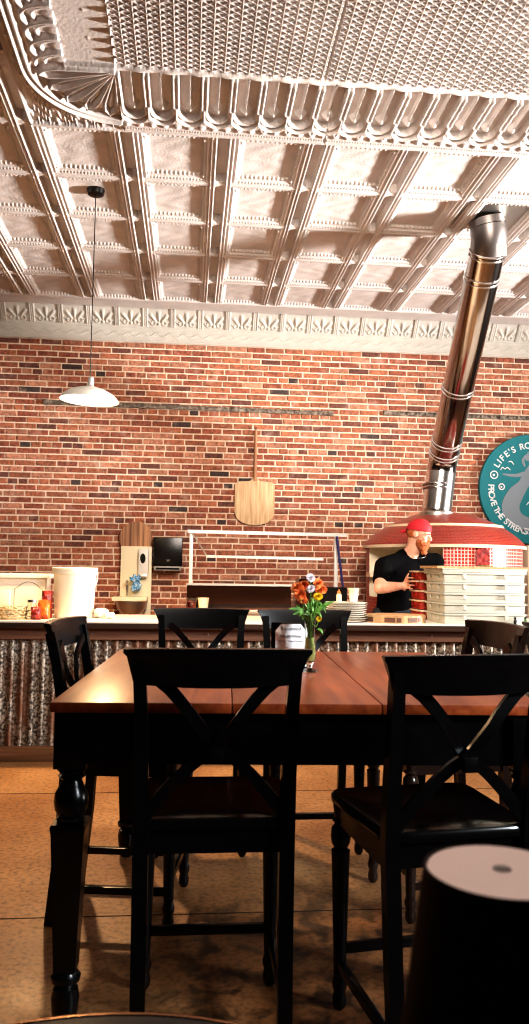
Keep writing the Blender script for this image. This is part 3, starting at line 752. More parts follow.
# round striped board behind the hand sink
q = at(136, 538, WY-.05)
rb = MB(); rb.lathe([(.001, 0), (.163, 0), (.166, .004), (.166, .014), (.163, .018), (.001, .018)], mtx=Matrix.Rotation(pi/2, 4, 'X'), n=56)
tag(rb.build('round_board', M['walnut'], None, loc=q), 'round striped wooden pizza board leaning against the wall behind the hand sink', 'board')
# hand sink station
a, b_ = at(121, 546, WY-.10), at(150.5, 612, WY-.10)
hs = thing('hand_sink', 'steel hand sink with a tall pale splash panel on the brick wall', 'sink', ((a.x+b_.x)/2, WY-.09, b_.z))
w2 = (b_.x-a.x)/2; hh = a.z-b_.z
MB().box(-w2+.02, w2-.02, .019, .094, -.14, .40).build('wall_bracket', M['steelsatin'], hs)
MB().box(-w2, w2, .0, .018, -.15, hh, bev=.004).build('splash_panel', M['cream'], hs)
MB().box(-w2-.055, w2-.03, -.25, .0, .115, .155, bev=.006).build('sink_rim', M['cream'], hs)
MB().lathe([(.001, -.02), (.09, -.015), (.14, .04), (.155, .114)], (-.03, -.125, 0), n=28).build('basin', M['steelsatin'], hs)
MB().tube([(-.08, -.02, .16), (-.08, -.03, .27), (-.08, -.10, .31), (-.08, -.15, .28)], .010, 10).build('faucet', M['steel'], hs)
MB().tube([(.10, -.05, .0), (.11, -.05, .10), (.115, -.03, .12)], .012, 8).build('drain_pipe', M['steelsatin'], hs)
c = at(143.5, 562, WY-.13)
sd = thing('soap_dispenser', 'cream soap dispenser with a dark oval window on the splash panel', 'dispenser', c)
MB().box(-.050, .050, -.03, .036, -.135, .135, bev=.012).build('dispenser_body', M['white'], sd)
MB().lathe([(.001, 0), (.026, 0), (.026, .003), (.001, .004)], mtx=Matrix.Translation((-.005, -.031, .035)) @ Matrix.Rotation(pi/2, 4, 'X') @ Matrix.Diagonal((1, 1.9, 1, 1)), n=28).build('window', M['charcoal'], sd)
MB().box(-.040, .040, -.045, .0, -.155, -.125, bev=.006).build('push_bar', M['steelsatin'], sd)
c = at(136.5, 583, WY-.2)
bc = MB()
for i in range(26):
    bc.ball((R.uniform(-.038, .038), R.uniform(-.03, .03), R.uniform(-.065, .065)), R.uniform(.012, .026), 1, (1, .8, 1.5), Matrix.Rotation(R.uniform(-1, 1), 4, 'Y'))
tag(bc.build('cleaning_cloth', M['bluecloth'], None, 60, loc=c), 'crumpled blue and white cloth hanging over the hand sink faucet', 'cloth')
ck = at(136.5, 597, WY-.2)
# paper towel dispenser
a, b_ = at(153.5, 537, WY-.16), at(182, 572, WY-.16)
td = thing('towel_dispenser', 'black wall-mounted paper towel dispenser with a grey chute', 'dispenser', ((a.x+b_.x)/2, WY-.16, b_.z))
W_ = (b_.x-a.x)/2; hh = a.z-b_.z
MB().box(-W_, W_, 0, .163, .055, hh, bev=.010).build('cover', M['charcoal'], td)
MB().box(-W_+.012, W_-.012, .004, .15, .012, .055, bev=.004).build('chute', M['greyplastic'], td)
MB().box(-W_+.03, W_-.03, -.001, .02, .022, .040).build('slot', M['charcoal'], td)
lg = MB(); text_into(lg, 'W', .032, Matrix.Translation((.005, -.0015, .11)) @ Matrix.Rotation(pi/2, 4, 'X'), .001); lg.box(.075, .095, -.002, 0, hh-.04, hh-.03); lg.build('emblem', M['greyplastic'], td, None)

# round teal sign
sc_ = at(533, 489, WY-.06); SR = .585
ts = thing('round_sign', 'large round teal sign with a grey mermaid emblem, cut off by the right photo edge', 'sign', sc_)
RX = Matrix.Rotation(pi/2, 4, 'X')
MB().lathe([(.001, 0), (SR-.004, 0), (SR, -.004), (SR, -.045), (.001, -.045)], mtx=RX, n=96).build('disc', M['teal'], ts)
lt = MB()
def arc_text(s, rad, a0, a1, flip=False):
    n = len(s); ws = [{'I': .5, "'": .4, ' ': .55, 'W': 1.3, 'M': 1.3, 'G': 1.08, 'O': 1.08}.get(ch_, 1) for ch_ in s]; tot = sum(ws); acc = 0
    for ch_, w_ in zip(s, ws):
        k = (acc+w_/2)/tot; acc += w_
        th = radians(a0+(a1-a0)*k)
        rot = th-pi/2 if not flip else th+pi/2
        if ch_ == ' ': continue
        Mx = Matrix.Translation((rad*cos(th), -.0015, rad*sin(th))) @ RX @ Matrix.Rotation(rot, 4, 'Z')
        text_into(lt, ch_, .092, Mx, .0016, bold=.02)
arc_text("LIFE'S ROUGH", .462, 152, 68)
arc_text('PROVE THE STRENGTH', .462, 175, 273, True)
lt.build('lettering', M['signwhite'], ts, None)
# mermaid emblem (torso, head, arm, curled tail) from photo offsets in px around the sign centre
def sil(pts): 
    k = SR/54.2; return [(x*k, y*k) for x, y in pts]
em = MB(); LV = [0]
def chain(pts, rads):
    k = SR/54.2; pr = [Vector((x*k, 0, y*k)) for x, y in pts]
    LV[0] += 1
    N = 40; P = []; W = []
    for i in range(N+1):
        t = i/N*(len(pr)-1); j_ = min(int(t), len(pr)-2); f_ = t-j_
        p0, p1, p2, p3 = pr[max(j_-1, 0)], pr[j_], pr[j_+1], pr[min(j_+2, len(pr)-1)]
        P.append(.5*((2*p1)+(p2-p0)*f_+(2*p0-5*p1+4*p2-p3)*f_*f_+(3*p1-p0-3*p2+p3)*f_**3)); W.append((rads[j_]*(1-f_)+rads[j_+1]*f_)*k)
    ring0 = []; ring1 = []
    for i, p_ in enumerate(P):
        t_ = (P[min(i+1, N)]-P[max(i-1, 0)]).normalized(); n_ = Vector((-t_.z, 0, t_.x)); ring0.append(p_+n_*W[i]); ring1.append(p_-n_*W[i])
    for i in range(N):
        for yy in (-.002-.0003*LV[0],):
            v = [em.b.verts.new(q_+Vector((0, yy, 0))) for q_ in (ring0[i], ring0[i+1], ring1[i+1], ring1[i])]; em.b.faces.new(v)
def disc_(x, y, r):
    k = SR/54.2; v = [em.b.verts.new((x*k+r*k*cos(2*pi*i/24), -.0022-.0003*LV[0], y*k+r*k*sin(2*pi*i/24))) for i in range(24)]; em.b.faces.new(v)
chain([(-1, 22), (-6, 14), (-10, 4), (-18, -6), (-23, -18), (-18, -30), (-4, -35), (10, -32), (20, -24)], [3, 4, 5.5, 8, 9, 8.5, 6.5, 5, 3])
disc_(-5, 31, 3.6); chain([(-7, 33), (-10, 28), (-8, 22)], [1, 1.5, 1]); chain([(-6, 34), (2, 33), (4, 26), (0, 20)], [2, 5, 4, 2])
chain([(-9, 15), (-16, 13), (-23, 13), (-31, 14)], [2.2, 1.8, 1.3, .6]); chain([(-4, 14), (-3, 6), (-9, 0)], [2, 1.6, .8])
chain([(20, -24), (27, -16), (34, -12)], [2, 4, 5]); chain([(20, -24), (29, -26), (36, -31)], [2, 4, 5])
em.build('mermaid_emblem', M['signgrey'], ts, None)
sw = MB(); em_ = em; em = sw
for (bx, by, br) in ((-39.5, 13, 3.6), (-32, 1.5, 2.8)):
    k = SR/54.2; pts_ = [(bx+br*cos(a_*2*pi/24), by+br*sin(a_*2*pi/24)) for a_ in range(25)]; chain(pts_, [.55]*25); disc_(bx-.3, by-.2, br*.35)
for pts_ in ([(-33, 18), (-31, 20.5), (-28.5, 18.8)], [(-28.5, 18.8), (-26, 20.5), (-23, 18)], [(-25, 26), (-22, 26.5), (-19.5, 23.5)], [(-7, -16), (-4, -13), (-1, -16)], [(-1, -16), (2, -14), (5, -17)]): chain(pts_, [.3, .6, .3])
sw.build('bubble_marks', M['signwhite'], ts, None)

# ------------------------------------------------------------------ pizza oven
OX_, OY_ = 2.395, 7.36; OR = .752; ZR = 1.535; ZD = 1.862
ov = thing('pizza_oven', 'domed red tiled pizza oven behind the man', 'oven', (OX_, OY_, 0))
def shell(name, prof, th0, th1, m_, n=96, parent=ov):
    me = bpy.data.meshes.new(name); b = bmesh.new(); uvl = b.loops.layers.uv.new('UVMap'); rows = []
    acc = [0]
    for (r0, z0), (r1, z1) in zip(prof, prof[1:]): acc.append(acc[-1]+sqrt((r1-r0)**2+(z1-z0)**2))
    for r, z in prof: rows.append([b.verts.new((max(r, .0005)*cos(th0+(th1-th0)*i/n), max(r, .0005)*sin(th0+(th1-th0)*i/n), z)) for i in range(n+1)])
    rm = max(p_[0] for p_ in prof)
    for k in range(len(prof)-1):
        for i in range(n):
            f_ = b.faces.new((rows[k][i], rows[k][i+1], rows[k+1][i+1], rows[k+1][i])); f_.smooth = True
            for lp_, (ii, kk) in zip(f_.loops, ((i, k), (i+1, k), (i+1, k+1), (i, k+1))): lp_[uvl].uv = (rm*(th0+(th1-th0)*ii/n), acc[kk])
    bmesh.ops.remove_doubles(b, verts=b.verts, dist=.0001); bmesh.ops.recalc_face_normals(b, faces=b.faces)
    b.to_mesh(me); b.free(); me.materials.append(m_); o = bpy.data.objects.new(name, me); COL.objects.link(o); o.parent = parent; return o
dome = [(OR*cos(t), ZR+(ZD-ZR)*(1-cos(t)**2)**.82) for t in [i/30*pi/2 for i in range(31)]]
shell('dome', dome, 0, 2*pi, M['domebrick'])
def ringm(r, z, h, t): return MB().lathe([(r, z), (r+t, z+.002), (r+t, z+h-.002), (r, z+h)], n=96, cap=False)
ringm(OR-.004, ZR-.030, .030, .010).build('rim_ring', M['ring'], ov)
r2 = OR*.72; z2 = ZR+(ZD-ZR)*(1-.72**2)**.82
MB().lathe([(r2+.016, z2-.016), (r2+.018, z2-.008), (r2+.008, z2+.012), (r2-.01, z2+.012)], n=96, cap=False).build('dome_ring', M['ring'], ov)
# body: mouth faces the counter, left of centre (angles measured from +x)
tA, tB = radians(184), radians(252); BRd = OR-.03
shell('square_tile_wall', [(BRd, 1.06), (BRd, ZR-.03)], tB, radians(353), M['squaretile'])
shell('brick_wall', [(BRd, 1.06), (BRd, ZR-.03)], radians(-7), tA, M['ovenbrick'])
shell('lower_brick_wall', [(BRd, 0), (BRd, 1.06)], 0, 2*pi, M['ovenbrick'])
mo = MB()
def P3(th, r, z): return Vector((r*cos(th), r*sin(th), z))
for (a_, b2) in ((tA, tB),):
    n = 20
    for (z, ) in ((1.06,), (ZR-.03,)):
        prev = None
        for i in range(n+1):
            th = a_+(b2-a_)*i/n; row = (mo.b.verts.new(P3(th, BRd, z)), mo.b.verts.new(P3(th, BRd*.55, z)))
            if prev: mo.b.faces.new((prev[0], prev[1], row[1], row[0]))
            prev = row
    for th in (a_, b2): mo.b.faces.new([mo.b.verts.new(P3(th, r, z)) for r, z in ((BRd, 1.06), (BRd*.55, 1.06), (BRd*.55, ZR-.03), (BRd, ZR-.03))])
    prev = None
    for i in range(n+1):
        th = a_+(b2-a_)*i/n; row = (mo.b.verts.new(P3(th, BRd*.55, 1.06)), mo.b.verts.new(P3(th, BRd*.55, ZR-.03)))
        if prev: mo.b.faces.new((prev[0], prev[1], row[1], row[0]))
        prev = row
mo.build('oven_mouth', M['plaster'], ov, None)
# dark arched vent and name band on the tile wall
th = radians(279); c = P3(th, BRd+.004, 1.40); Mx = Matrix.Translation(c) @ Matrix.Rotation(th-pi*1.5, 4, 'Z')
poly = [(-.062, -.05), (.062, -.05), (.062, .06)]+[(.062*cos(a_), .06+.05*sin(a_)) for a_ in [pi*k/10 for k in range(1, 10)]]+[(-.062, .06)]
MB().prism(poly, -.012, Mx).build('arched_door', M['bag1'], ov)
MB().box(-OR-.0, -OR+.10, -.20, -.05, 1.24, 1.285).build('ledge_stone', M['ring'], ov)
MB().lathe([(.16, 1.80), (.16, 1.846), (.150, 1.855), (.139, 1.858)], (-.10, -.12, 0), n=40).build('flue_collar', M['steelsatin'], ov)

# flue pipe
f0 = Vector((OX_-.10, OY_-.12, 1.866)); f1 = at(442.5, 461, f0.y); f1.y = f0.y
f3 = Vector((2.165, 5.60, ZC-.012)); f2 = at(490, 240, 5.62); f2.y = 5.62
fp = thing('flue_pipe', 'shiny stainless flue pipe bending from the oven dome up to the ceiling', 'pipe', f0)
r_ = .133
def bendpts(a, b_, c_, k=.22, n=8):
    p0 = b_+(a-b_).normalized()*k; p2 = b_+(c_-b_).normalized()*k
    return [p0*(1-t)**2+b_*2*t*(1-t)+p2*t*t for t in [i/n for i in range(n+1)]]
e1 = bendpts(f0, f1, f2, .11); e2 = bendpts(f1, f2, f3, .10)
def seg(name, pts, r, m_=M['steelpipe']):
    MB().tube([Vector(q_)-f0 for q_ in pts], r, 40).build(name, m_, fp, 40)
seg('lower_pipe', [f0, e1[0]], r_+.002, M['steel']); seg('elbow', e1, r_+.001); seg('middle_pipe', [e1[-1], e2[0]], r_)
seg('elbow', e2, r_+.001, M['duct']); seg('upper_pipe', [e2[-1], f3], r_+.002, M['duct'])
def band(c_, d, name='clamp_band', r=r_):
    d = d.normalized(); c_ = Vector(c_)-f0
    for o_ in (-.018, .018):
        MB().tube([c_+d*(o_-.009), c_+d*(o_-.004), c_+d*(o_+.004), c_+d*(o_+.009)], [r+.001, r+.010, r+.010, r+.001], 40, False).build(name, M['steel'], fp)
dm = f2-f1
for c_, d in ((f0+Vector((0, 0, .23)), Vector((0, 0, 1))), (e1[-1], dm), (e1[-1]+dm*.06, dm), (f1+dm*.38, dm), (f1+dm*.86, dm), (e2[0], dm)): band(c_, d)
MB().box(-.03, .05, -.004, .0, -.05, .04, Matrix.Translation(f2+Vector((.02, -r_-.012, -.13))-f0)).build('rating_sticker', M['greyplastic'], fp)
# metal firestop plate set in the ceiling cell the pipe goes through
cx, cy = -1.034+.594*5.5, 5.272+.6257*.5
cx = 2.235
tag(MB().box(cx-.29, cx+.29, 5.36, 5.78, ZC-.012, ZC-.004).build('ceiling_plate', M['steelsatin']), 'flat grey metal plate around the flue pipe where it meets the ceiling', 'plate')

# ------------------------------------------------------------------ prep table with lid, sneeze rack
pt = thing('prep_table', 'stainless pizza prep table with dark reflective lid behind the counter', 'table', (0, 6.45, 0))
def A(px, py, Y): v = at(px, py, Y); return v.x, v.z
xa, za = A(187, 583, 6.62); xb, zb = A(291, 602, 6.62); xc, _ = A(347, 600, 6.62)
MB().box(xa-.02, xc+.02, 0, .62, .12, .90, bev=.004).build('cabinet', M['steel'], pt)
MB().box(xa-.02, xc+.02, -.05, .16, .90, .965, bev=.006).build('work_shelf', M['shelfsteel'], pt)
MB().prism([(xa, .965), (xb, .965), (xb, za-.01), (xa, za-.01)], .30, Matrix.Translation((0, .17, 0))).build('lid', M['darkglass'], pt)
MB().box(xa-.005, xb+.005, .162, .175, za-.018, za).build('lid_edge', M['steelsatin'], pt)
MB().box(xa-.005, xb+.005, .150, .168, zb-.045, zb-.028).build('lid_seal', M['charcoal'], pt)
MB().prism([(xb+.03, .965), (xb+.16, .965), (xb+.22, za+.04), (xb+.07, za+.05)], .22, Matrix.Translation((0, .17, 0))).build('open_lid', M['darkglass'], pt)
MB().box(xb+.20, xc, .17, .42, .965, za-.02).build('side_lid', M['charcoal'], pt)
for sx in (xa+.03, xc-.03):
    for sy in (.04, .58): MB().lathe([(.02, 0), (.02, .12)], (sx, sy, 0), 12).build('leg', M['steel'], pt)
YR = 7.2; 
def B(px, py): v = at(px, py, YR); return Vector((v.x, 0, v.z))
rk = thing('rack_frame', 'white metal heat lamp frame standing behind the prep table', 'frame', (0, YR, 0))
p0, p1, q0, q1 = B(191.5, 532), B(336, 536), B(188, 531.5), B(346, 535.5)
for p_ in (p0, p1): MB().box(p_.x-.016, p_.x+.016, -.016, .016, 0, p_.z, bev=.003).build('post', M['rackwhite'], rk)
MB().tube([q0+Vector((0, -.02, 0)), q1+Vector((0, -.02, 0))], [1, 1], flat=(.04, .030)).build('top_rail', M['rackwhite'], rk)
h0, h1 = B(206, 556.5), B(320, 559.5)
MB().tube([h0+Vector((0, -.16, 0)), h1+Vector((0, -.16, 0))], [1, 1], flat=(.05, .022)).build('heat_lamp_bar', M['rackwhite'], rk)
MB().tube([p0+Vector((0, -.02, 0)), h0+Vector((0, -.16, .01))], .006, 8).build('brace', M['steelsatin'], rk)
b0, b1 = at(338.5, 536, 7.05), at(346, 590, 7.0)
bb = b1+(b1-b0)*2.2
d_ = (b1-b0); kf = (0.0-b0.z)/d_.z; foot = b0+d_*kf; foot.y = 7.1
tag(MB().tube([Vector((b0.x, 7.13, b0.z)), Vector((foot.x, 7.13, 0))], .011, 10).build('broom_handle', M['blue']), 'dark blue broom handle leaning by the right post of the white frame', 'broom')

# ------------------------------------------------------------------ things on the counter, left side
def onc(px, py):     # where a pixel meets the counter top
    d = BF+BR*((px-264.5)/F)+BU*((512-py)/F); t = (ZT-H)/d.z; return Vector((d.x*t, d.y*t, ZT))
# bucket
Yb = 5.80; L_, R_e = at(52.5, 570, Yb), at(98, 570, Yb); cxx = (L_.x+R_e.x)/2; rt_ = (R_e.x-L_.x)/2; zt = at(75, 567.5, Yb).z-ZT
bk = thing('food_bucket', 'large glowing white plastic food bucket on the counter', 'bucket', (cxx, Yb, ZT))
MB().lathe([(rt_*.82, 0), (rt_*.84, .004), (rt_*.93, zt-.05), (rt_*.985, zt-.045), (rt_*.985, zt-.02), (rt_, zt-.018), (rt_, zt-.004), (rt_*.96, zt), (rt_*.92, zt-.01), (rt_*.80, .01), (.001, .008)], n=56).build('bucket_body', M['bucket'], bk)
MB().tube([(rt_*.99, 0, zt-.035), (rt_*1.0, -.03, zt-.09), (rt_*.96, -.05, zt-.12)], .004, 8).build('handle', M['white'], bk)
# translucent storage bin
x0_, z0_ = A(-12, 573, 6.02); x1_, _ = A(51, 573, 6.02)
bn = thing('storage_bin', 'wide translucent storage bin with a white rim behind the basket', 'bin', ((x0_+x1_)/2-.06, 6.02, ZT))
hw_ = (x1_-x0_)/2+.06; hz = z0_-ZT
MB().box(-hw_+.02, hw_-.02, -.10, .15, 0, hz-.03, taper=.96, bev=.006).build('bin_body', M['greyshelf'], bn)
MB().box(-hw_, hw_, -.12, .17, hz-.032, hz, bev=.006).build('bin_rim', M['white'], bn)
# wicker basket
wb_ = onc(3, 621.3); wb_.y = 5.56
bs = MB(); 
for k in range(7):
    z = .006+k*.0125; 
    pts = [(.098*cos(a_)*(1+k*.012), .065*sin(a_)*(1+k*.012)+.003*(-1)**k, z+.003*sin(a_*9+k*pi)) for a_ in [2*pi*i/48 for i in range(49)]]
    bs.tube(pts, .0062, 6, False)
for i in range(20):
    a_ = 2*pi*i/20; bs.tube([(.095*cos(a_), .062*sin(a_), 0), (.105*cos(a_), .07*sin(a_), .088)], .003, 5)
bs.box(-.09, .09, -.05, .05, 0, .008)
tag(bs.build('wicker_basket', M['wicker'], loc=(wb_.x, wb_.y, ZT)), 'low oval wicker basket on the counter at the left photo edge', 'basket')
c = at(4, 600, 5.72)
tag(MB().box(-.055, .055, -.04, .04, 0, .19, bev=.004).build('cream_box', M['cream'], loc=(c.x-.01, 5.72, ZT)), 'small cream box standing behind the wicker basket', 'box')
# wire basket handle
c = at(27, 612, 5.66)
wbk = thing('wire_basket', 'thin dark wire basket with a tall arched handle on the counter', 'basket', (c.x, 5.68, ZT))
hb = MB(); hb.tube([(-.095, 0, .05)]+[(-.095*cos(a_) if abs(cos(a_)) < .8 else -.095*(1 if cos(a_) > 0 else -1), 0, .10+.15*sin(a_)**.7) for a_ in [pi*i/16 for i in range(1, 16)]]+[(.095, 0, .05)], .0022, 6); hb.build('handle', M['wire'], wbk)
wv = MB()
for z, k in ((.003, .8), (.03, .9), (.06, 1)): wv.tube([(.098*k*cos(a_), .05*k*sin(a_), z) for a_ in [2*pi*i/32 for i in range(33)]], .0016, 5, False)
for i in range(16):
    a_ = 2*pi*i/16; wv.tube([(.078*cos(a_), .04*sin(a_), .002), (.098*cos(a_), .05*sin(a_), .06)], .0013, 5)
wv.build('wire_bowl', M['wire'], wbk)
c = at(26, 612, 5.55)
jr = thing('glass_jar', 'clear glass jar beside the wicker basket', 'jar', (c.x+.035, 5.56, ZT))
MB().lathe([(.034, 0), (.038, .006), (.038, .085), (.028, .10), (.028, .115), (.026, .115), (.026, .10), (.035, .084), (.035, .008), (.001, .006)], n=28).build('jar_body', M['glass'], jr)
MB().lathe([(.001, .115), (.031, .115), (.031, .132), (.001, .134)], n=28).build('lid', M['steel'], jr)
def bag(name, label, px, w, h, m_, y, rz=0, grp=None):
    c_ = at(px, 610, y); b = MB(); n = 12; rr = []
    for k in range(n+1):
        z = h*k/n; puff = sin(pi*min(1, k/n*.9+.08))**.6; ring = []
        for i in range(20):
            a_ = 2*pi*i/20; sx = w/2*(1-.08*puff+.05*sin(k*1.7+i)); sy = .035*puff+.004
            ring.append(Vector((sx*(abs(cos(a_))**.6)*(1 if cos(a_) > 0 else -1), sy*sin(a_)+.004*sin(i*2.3+k), z)))
        rr.append(ring)
    b.rings(rr); o = b.build(name, M[m_], None, 50, loc=(c_.x, y, ZT)); o.rotation_euler.z = rz
    tag(o, label, 'bag', grp)
bag('snack_bag', 'dark red foil snack bag leaning near the white bucket', 47, .075, .19, 'bag1', 5.72, .2)
bag('snack_bag', 'orange foil snack bag in front of the dark red bags', 44, .085, .13, 'bag2', 5.62, -.15)
bag('snack_bag', 'small dark foil bag lying lowest beside the glass jar', 36, .07, .085, 'bag1', 5.54, .1)
for px, y, s_, lb in ((102, 5.75, .050, 'white plastic bag of rolls, the larger one right of the bucket'), (110, 5.70, .032, 'small crumpled white paper just right of the white plastic bag')):
    c_ = at(px, 612, y); b = MB()
    for i in range(9): b.ball((R.uniform(-s_, s_)*.8, R.uniform(-s_, s_)*.6, s_*.55+R.uniform(0, .4)*s_), s_*.55, 2)
    tag(b.build('paper_bag', M['white'], None, 60, loc=(c_.x, y, ZT)), lb, 'bag')
c_ = onc(64, 621); 
tag(MB().box(-.05, .05, -.03, .03, 0, .012, bev=.003).build('folded_napkin', M['paper'], loc=(c_.x, 5.47, ZT)), 'folded white napkin on the counter edge in front of the bucket', 'napkin')
# cup with cutlery on the prep table shelf
c_ = at(197, 610, 6.48)
for dx, lb, mm_ in ((-.045, 'clear tub of dark topping on the prep table shelf', 'glass'), (.05, 'white tub just right of the clear tub on the prep table', 'cream')):
    t = thing('food_tub', lb, 'tub', (c_.x+dx, 6.50, .966))
    MB().lathe([(.036, 0), (.045, .085), (.047, .085), (.047, .09), (.043, .09), (.034, .004), (.001, .004)], n=28).build('tub_body', M[mm_], t)
    MB().lathe([(.001, .005), (.033, .005), (.040, .06), (.001, .066)], n=20).build('food', M['bag1'] if mm_ == 'glass' else M['white'], t)
c_ = at(208, 613, 5.6)
tag(MB().box(-.03, .03, -.025, .025, 0, .010, bev=.002).build('paper_slip', M['paper'], loc=(c_.x, 5.60, ZT)), 'small white paper slip on the counter behind the far table chairs', 'paper')
# plates
c_ = onc(346, 624.5)
PLX, PLY = (at(327, 620, 5.58).x+at(366, 620, 5.58).x)/2, 5.60
z = ZT
plate0 = None
labels = ['bottom', 'second lowest', 'third lowest', 'fourth lowest', 'fifth lowest', 'sixth lowest', 'seventh lowest', 'eighth lowest', 'top']
for i in range(9):
    if plate0 is None:
        b = MB(); b.lathe([(.001, 0), (.085, 0), (.125, .006), (.148, .014), (.150, .0165), (.146, .0165), (.122, .009), (.08, .0035), (.001, .0035)], n=48)
        plate0 = b.build('steel_plate', M['white'], None, 40); o = plate0
    else: o = plate0.copy(); COL.objects.link(o)
    o.location = (PLX+R.uniform(-.008, .008), PLY+R.uniform(-.006, .006), z); z += .0152
    tag(o, 'white round plate, the %s of the stack left of the round wooden board' % labels[i], 'plate', 'round plates stacked on the counter')
zp = z+.002
# sheet pan on the plates under the cups
xp0, xp1 = at(318, 604, 5.6).x, at(366, 604, 5.6).x
# cups
def cup(px, y, z, r, h, m_, name, lb, cat):
    c_ = at(px, 600, y); t = MB(); t.lathe([(r*.78, 0), (r, h-.012), (r*1.08, h-.012), (r*1.08, h), (r*.96, h), (r*.74, .004), (.001, .004)], n=32)
    return tag(t.build(name, M[m_], None, 40, loc=(c_.x, y, z)), lb, cat)
cup(353.5, PLY, zp, .034, .060, 'white', 'deli_cup', 'white paper deli cup resting on the plate stack, lower one of two', 'cup')
cup(353.5, PLY, zp+.030, .038, .068, 'cream', 'deli_cup', 'cream paper deli cup nested on top of the lower one', 'cup')
c_ = at(339, 600, PLY)
sb = thing('squeeze_bottle', 'small yellow squeeze bottle on the plate stack beside the cups', 'bottle', (c_.x, PLY, zp))
MB().lathe([(.018, 0), (.019, .004), (.019, .05), (.014, .058)], n=20).build('bottle_body', M['cream'], sb)
MB().lathe([(.014, .058), (.015, .07), (.005, .078), (.003, .09)], n=16).build('cap', M['orange'], sb)

# ------------------------------------------------------------------ thick round chopping board
c0, c1 = onc(365, 619), onc(425, 619)
bx = (at(365, 620, 5.62).x+at(424.5, 620, 5.62).x)/2; bw = (at(424.5, 620, 5.62).x-at(365, 620, 5.62).x)/2
bt = thing('chopping_board', 'thick round end-grain chopping board at the counter edge by the man', 'board', (bx, 5.615, ZT))
pol = [(bw*cos(2*pi*(i+.5)/16), .19*sin(2*pi*(i+.5)/16)) for i in range(16)]
b = MB(); b.rings([[Vector((x, y, zz)) for x, y in pol] for zz in (.0, .050, .054)]); b.build('board_slab', M['boardwood'], bt, 20)
for i in range(16):
    a_, c_ = pol[i], pol[(i+1) % 16]; mid = Vector(((a_[0]+c_[0])/2, (a_[1]+c_[1])/2, 0))
    if mid.y > .02: continue
    t_ = Vector((c_[0]-a_[0], c_[1]-a_[1], 0)); ang = atan2(t_.y, t_.x); L3 = t_.length
    for k in ((-.25, .0, .40), (.25, .0, .40)) if i % 2 else ((0, 0, .9),):
        if R.random() < .62:
            q_ = MB(); q_.box(L3*(k[0]-k[2]/2), L3*(k[0]+k[2]/2), -.003, .002, .008, .040, Matrix.Translation(mid) @ Matrix.Rotation(ang, 4, 'Z')); q_.build('end_block', M['plank'], bt)

# ------------------------------------------------------------------ dough boxes
Y0 = 5.45; xl, xr = at(443, 600, Y0).x, at(527.5, 600, Y0).x; BW, BD, BH = xr-xl, .45, .0722
def dough_box(name, label, w, d, m_, grp, rimm=None):
    t = thing(name, label, 'box', group=grp)
    b = MB(); b.box(-w/2+.012, w/2-.012, -d/2+.012, d/2-.012, 0, BH-.012, taper=.985, bev=.006)
    b.build('tray', M[m_], t)
    r = MB()
    r.box(-w/2, w/2, -d/2, -d/2+.016, BH-.014, BH-.001, bev=.003); r.box(-w/2, w/2, d/2-.016, d/2, BH-.014, BH-.001, bev=.003)
    r.box(-w/2, -w/2+.016, -d/2, d/2, BH-.014, BH-.001, bev=.003); r.box(w/2-.016, w/2, -d/2, d/2, BH-.014, BH-.001, bev=.003)
    r.build('rim', rimm or M[m_], t)
    q_ = MB()
    for fx in (-.245, .245):
        q_.box(w*fx-.011, w*fx+.011, -d/2+.001, -d/2+.014, BH*.36, BH-.014, bev=.003)
    for fy in (-.2, .2): q_.box(-w/2+.001, -w/2+.014, d*fy-.010, d*fy+.010, BH*.36, BH-.014, bev=.003)
    q_.build('handle_rib', M[m_], t)
    return t
names = ['lowest', 'second from the bottom', 'middle one', 'second from the top', 'uppermost']
d0 = None
for i in range(5):
    o = dough_box('dough_box', '', BW, BD, 'doughbox', 'white dough boxes stacked on the counter') if d0 is None else copy_tree(d0)
    d0 = d0 or o
    o.location = ((xl+xr)/2+R.uniform(-.002, .002), Y0+BD/2, ZT+i*BH); o['label'] = 'white plastic dough box, %s of the five-high white stack' % names[i]
ld = thing('box_lid', 'flat white lid closing the white dough box stack under the plank', 'lid', ((xl+xr)/2, Y0+BD/2, ZT+5*BH))
MB().box(-BW/2, BW/2, -BD/2, BD/2, 0, .018, bev=.004).build('lid_panel', M['doughbox'], ld)
MB().box(-BW/2-.004, BW/2+.004, -BD/2-.004, BD/2+.004, .018, .026, bev=.003).build('lid_edge', M['doughbox'], ld)
xq = 1.742; RBW = .52; d1 = None
for i in range(5):
    o = dough_box('dough_box', '', RBW, .285, 'redbox', 'red boxes stacked under the man\'s hand', M['ring']) if d1 is None else copy_tree(d1)  # cream rims put the lit edges of the red boxes into the colour
    d1 = d1 or o
    o.location = (xq+RBW/2, 6.065, ZT+i*BH*1.03); o['label'] = 'red plastic dough box, %s of the red stack under the man\'s hand' % names[i]
zt_ = ZT+5*BH+.026
pk = thing('wooden_plank', 'long pale wooden peel board lying across the dough box stacks', 'board', (xq-.01, Y0, zt_+.0005))
MB().prism([(0, 0), (RBW+.20, 0), (RBW+.20, .014), (0, .018)], .42, Matrix.Translation((.0, .0, 0))).build('plank_board', M['boardwood'], pk)
g_ = MB().box(.32, .42, .02, .07, .018, .024, bev=.002).build('sprig', M['green'], pk)

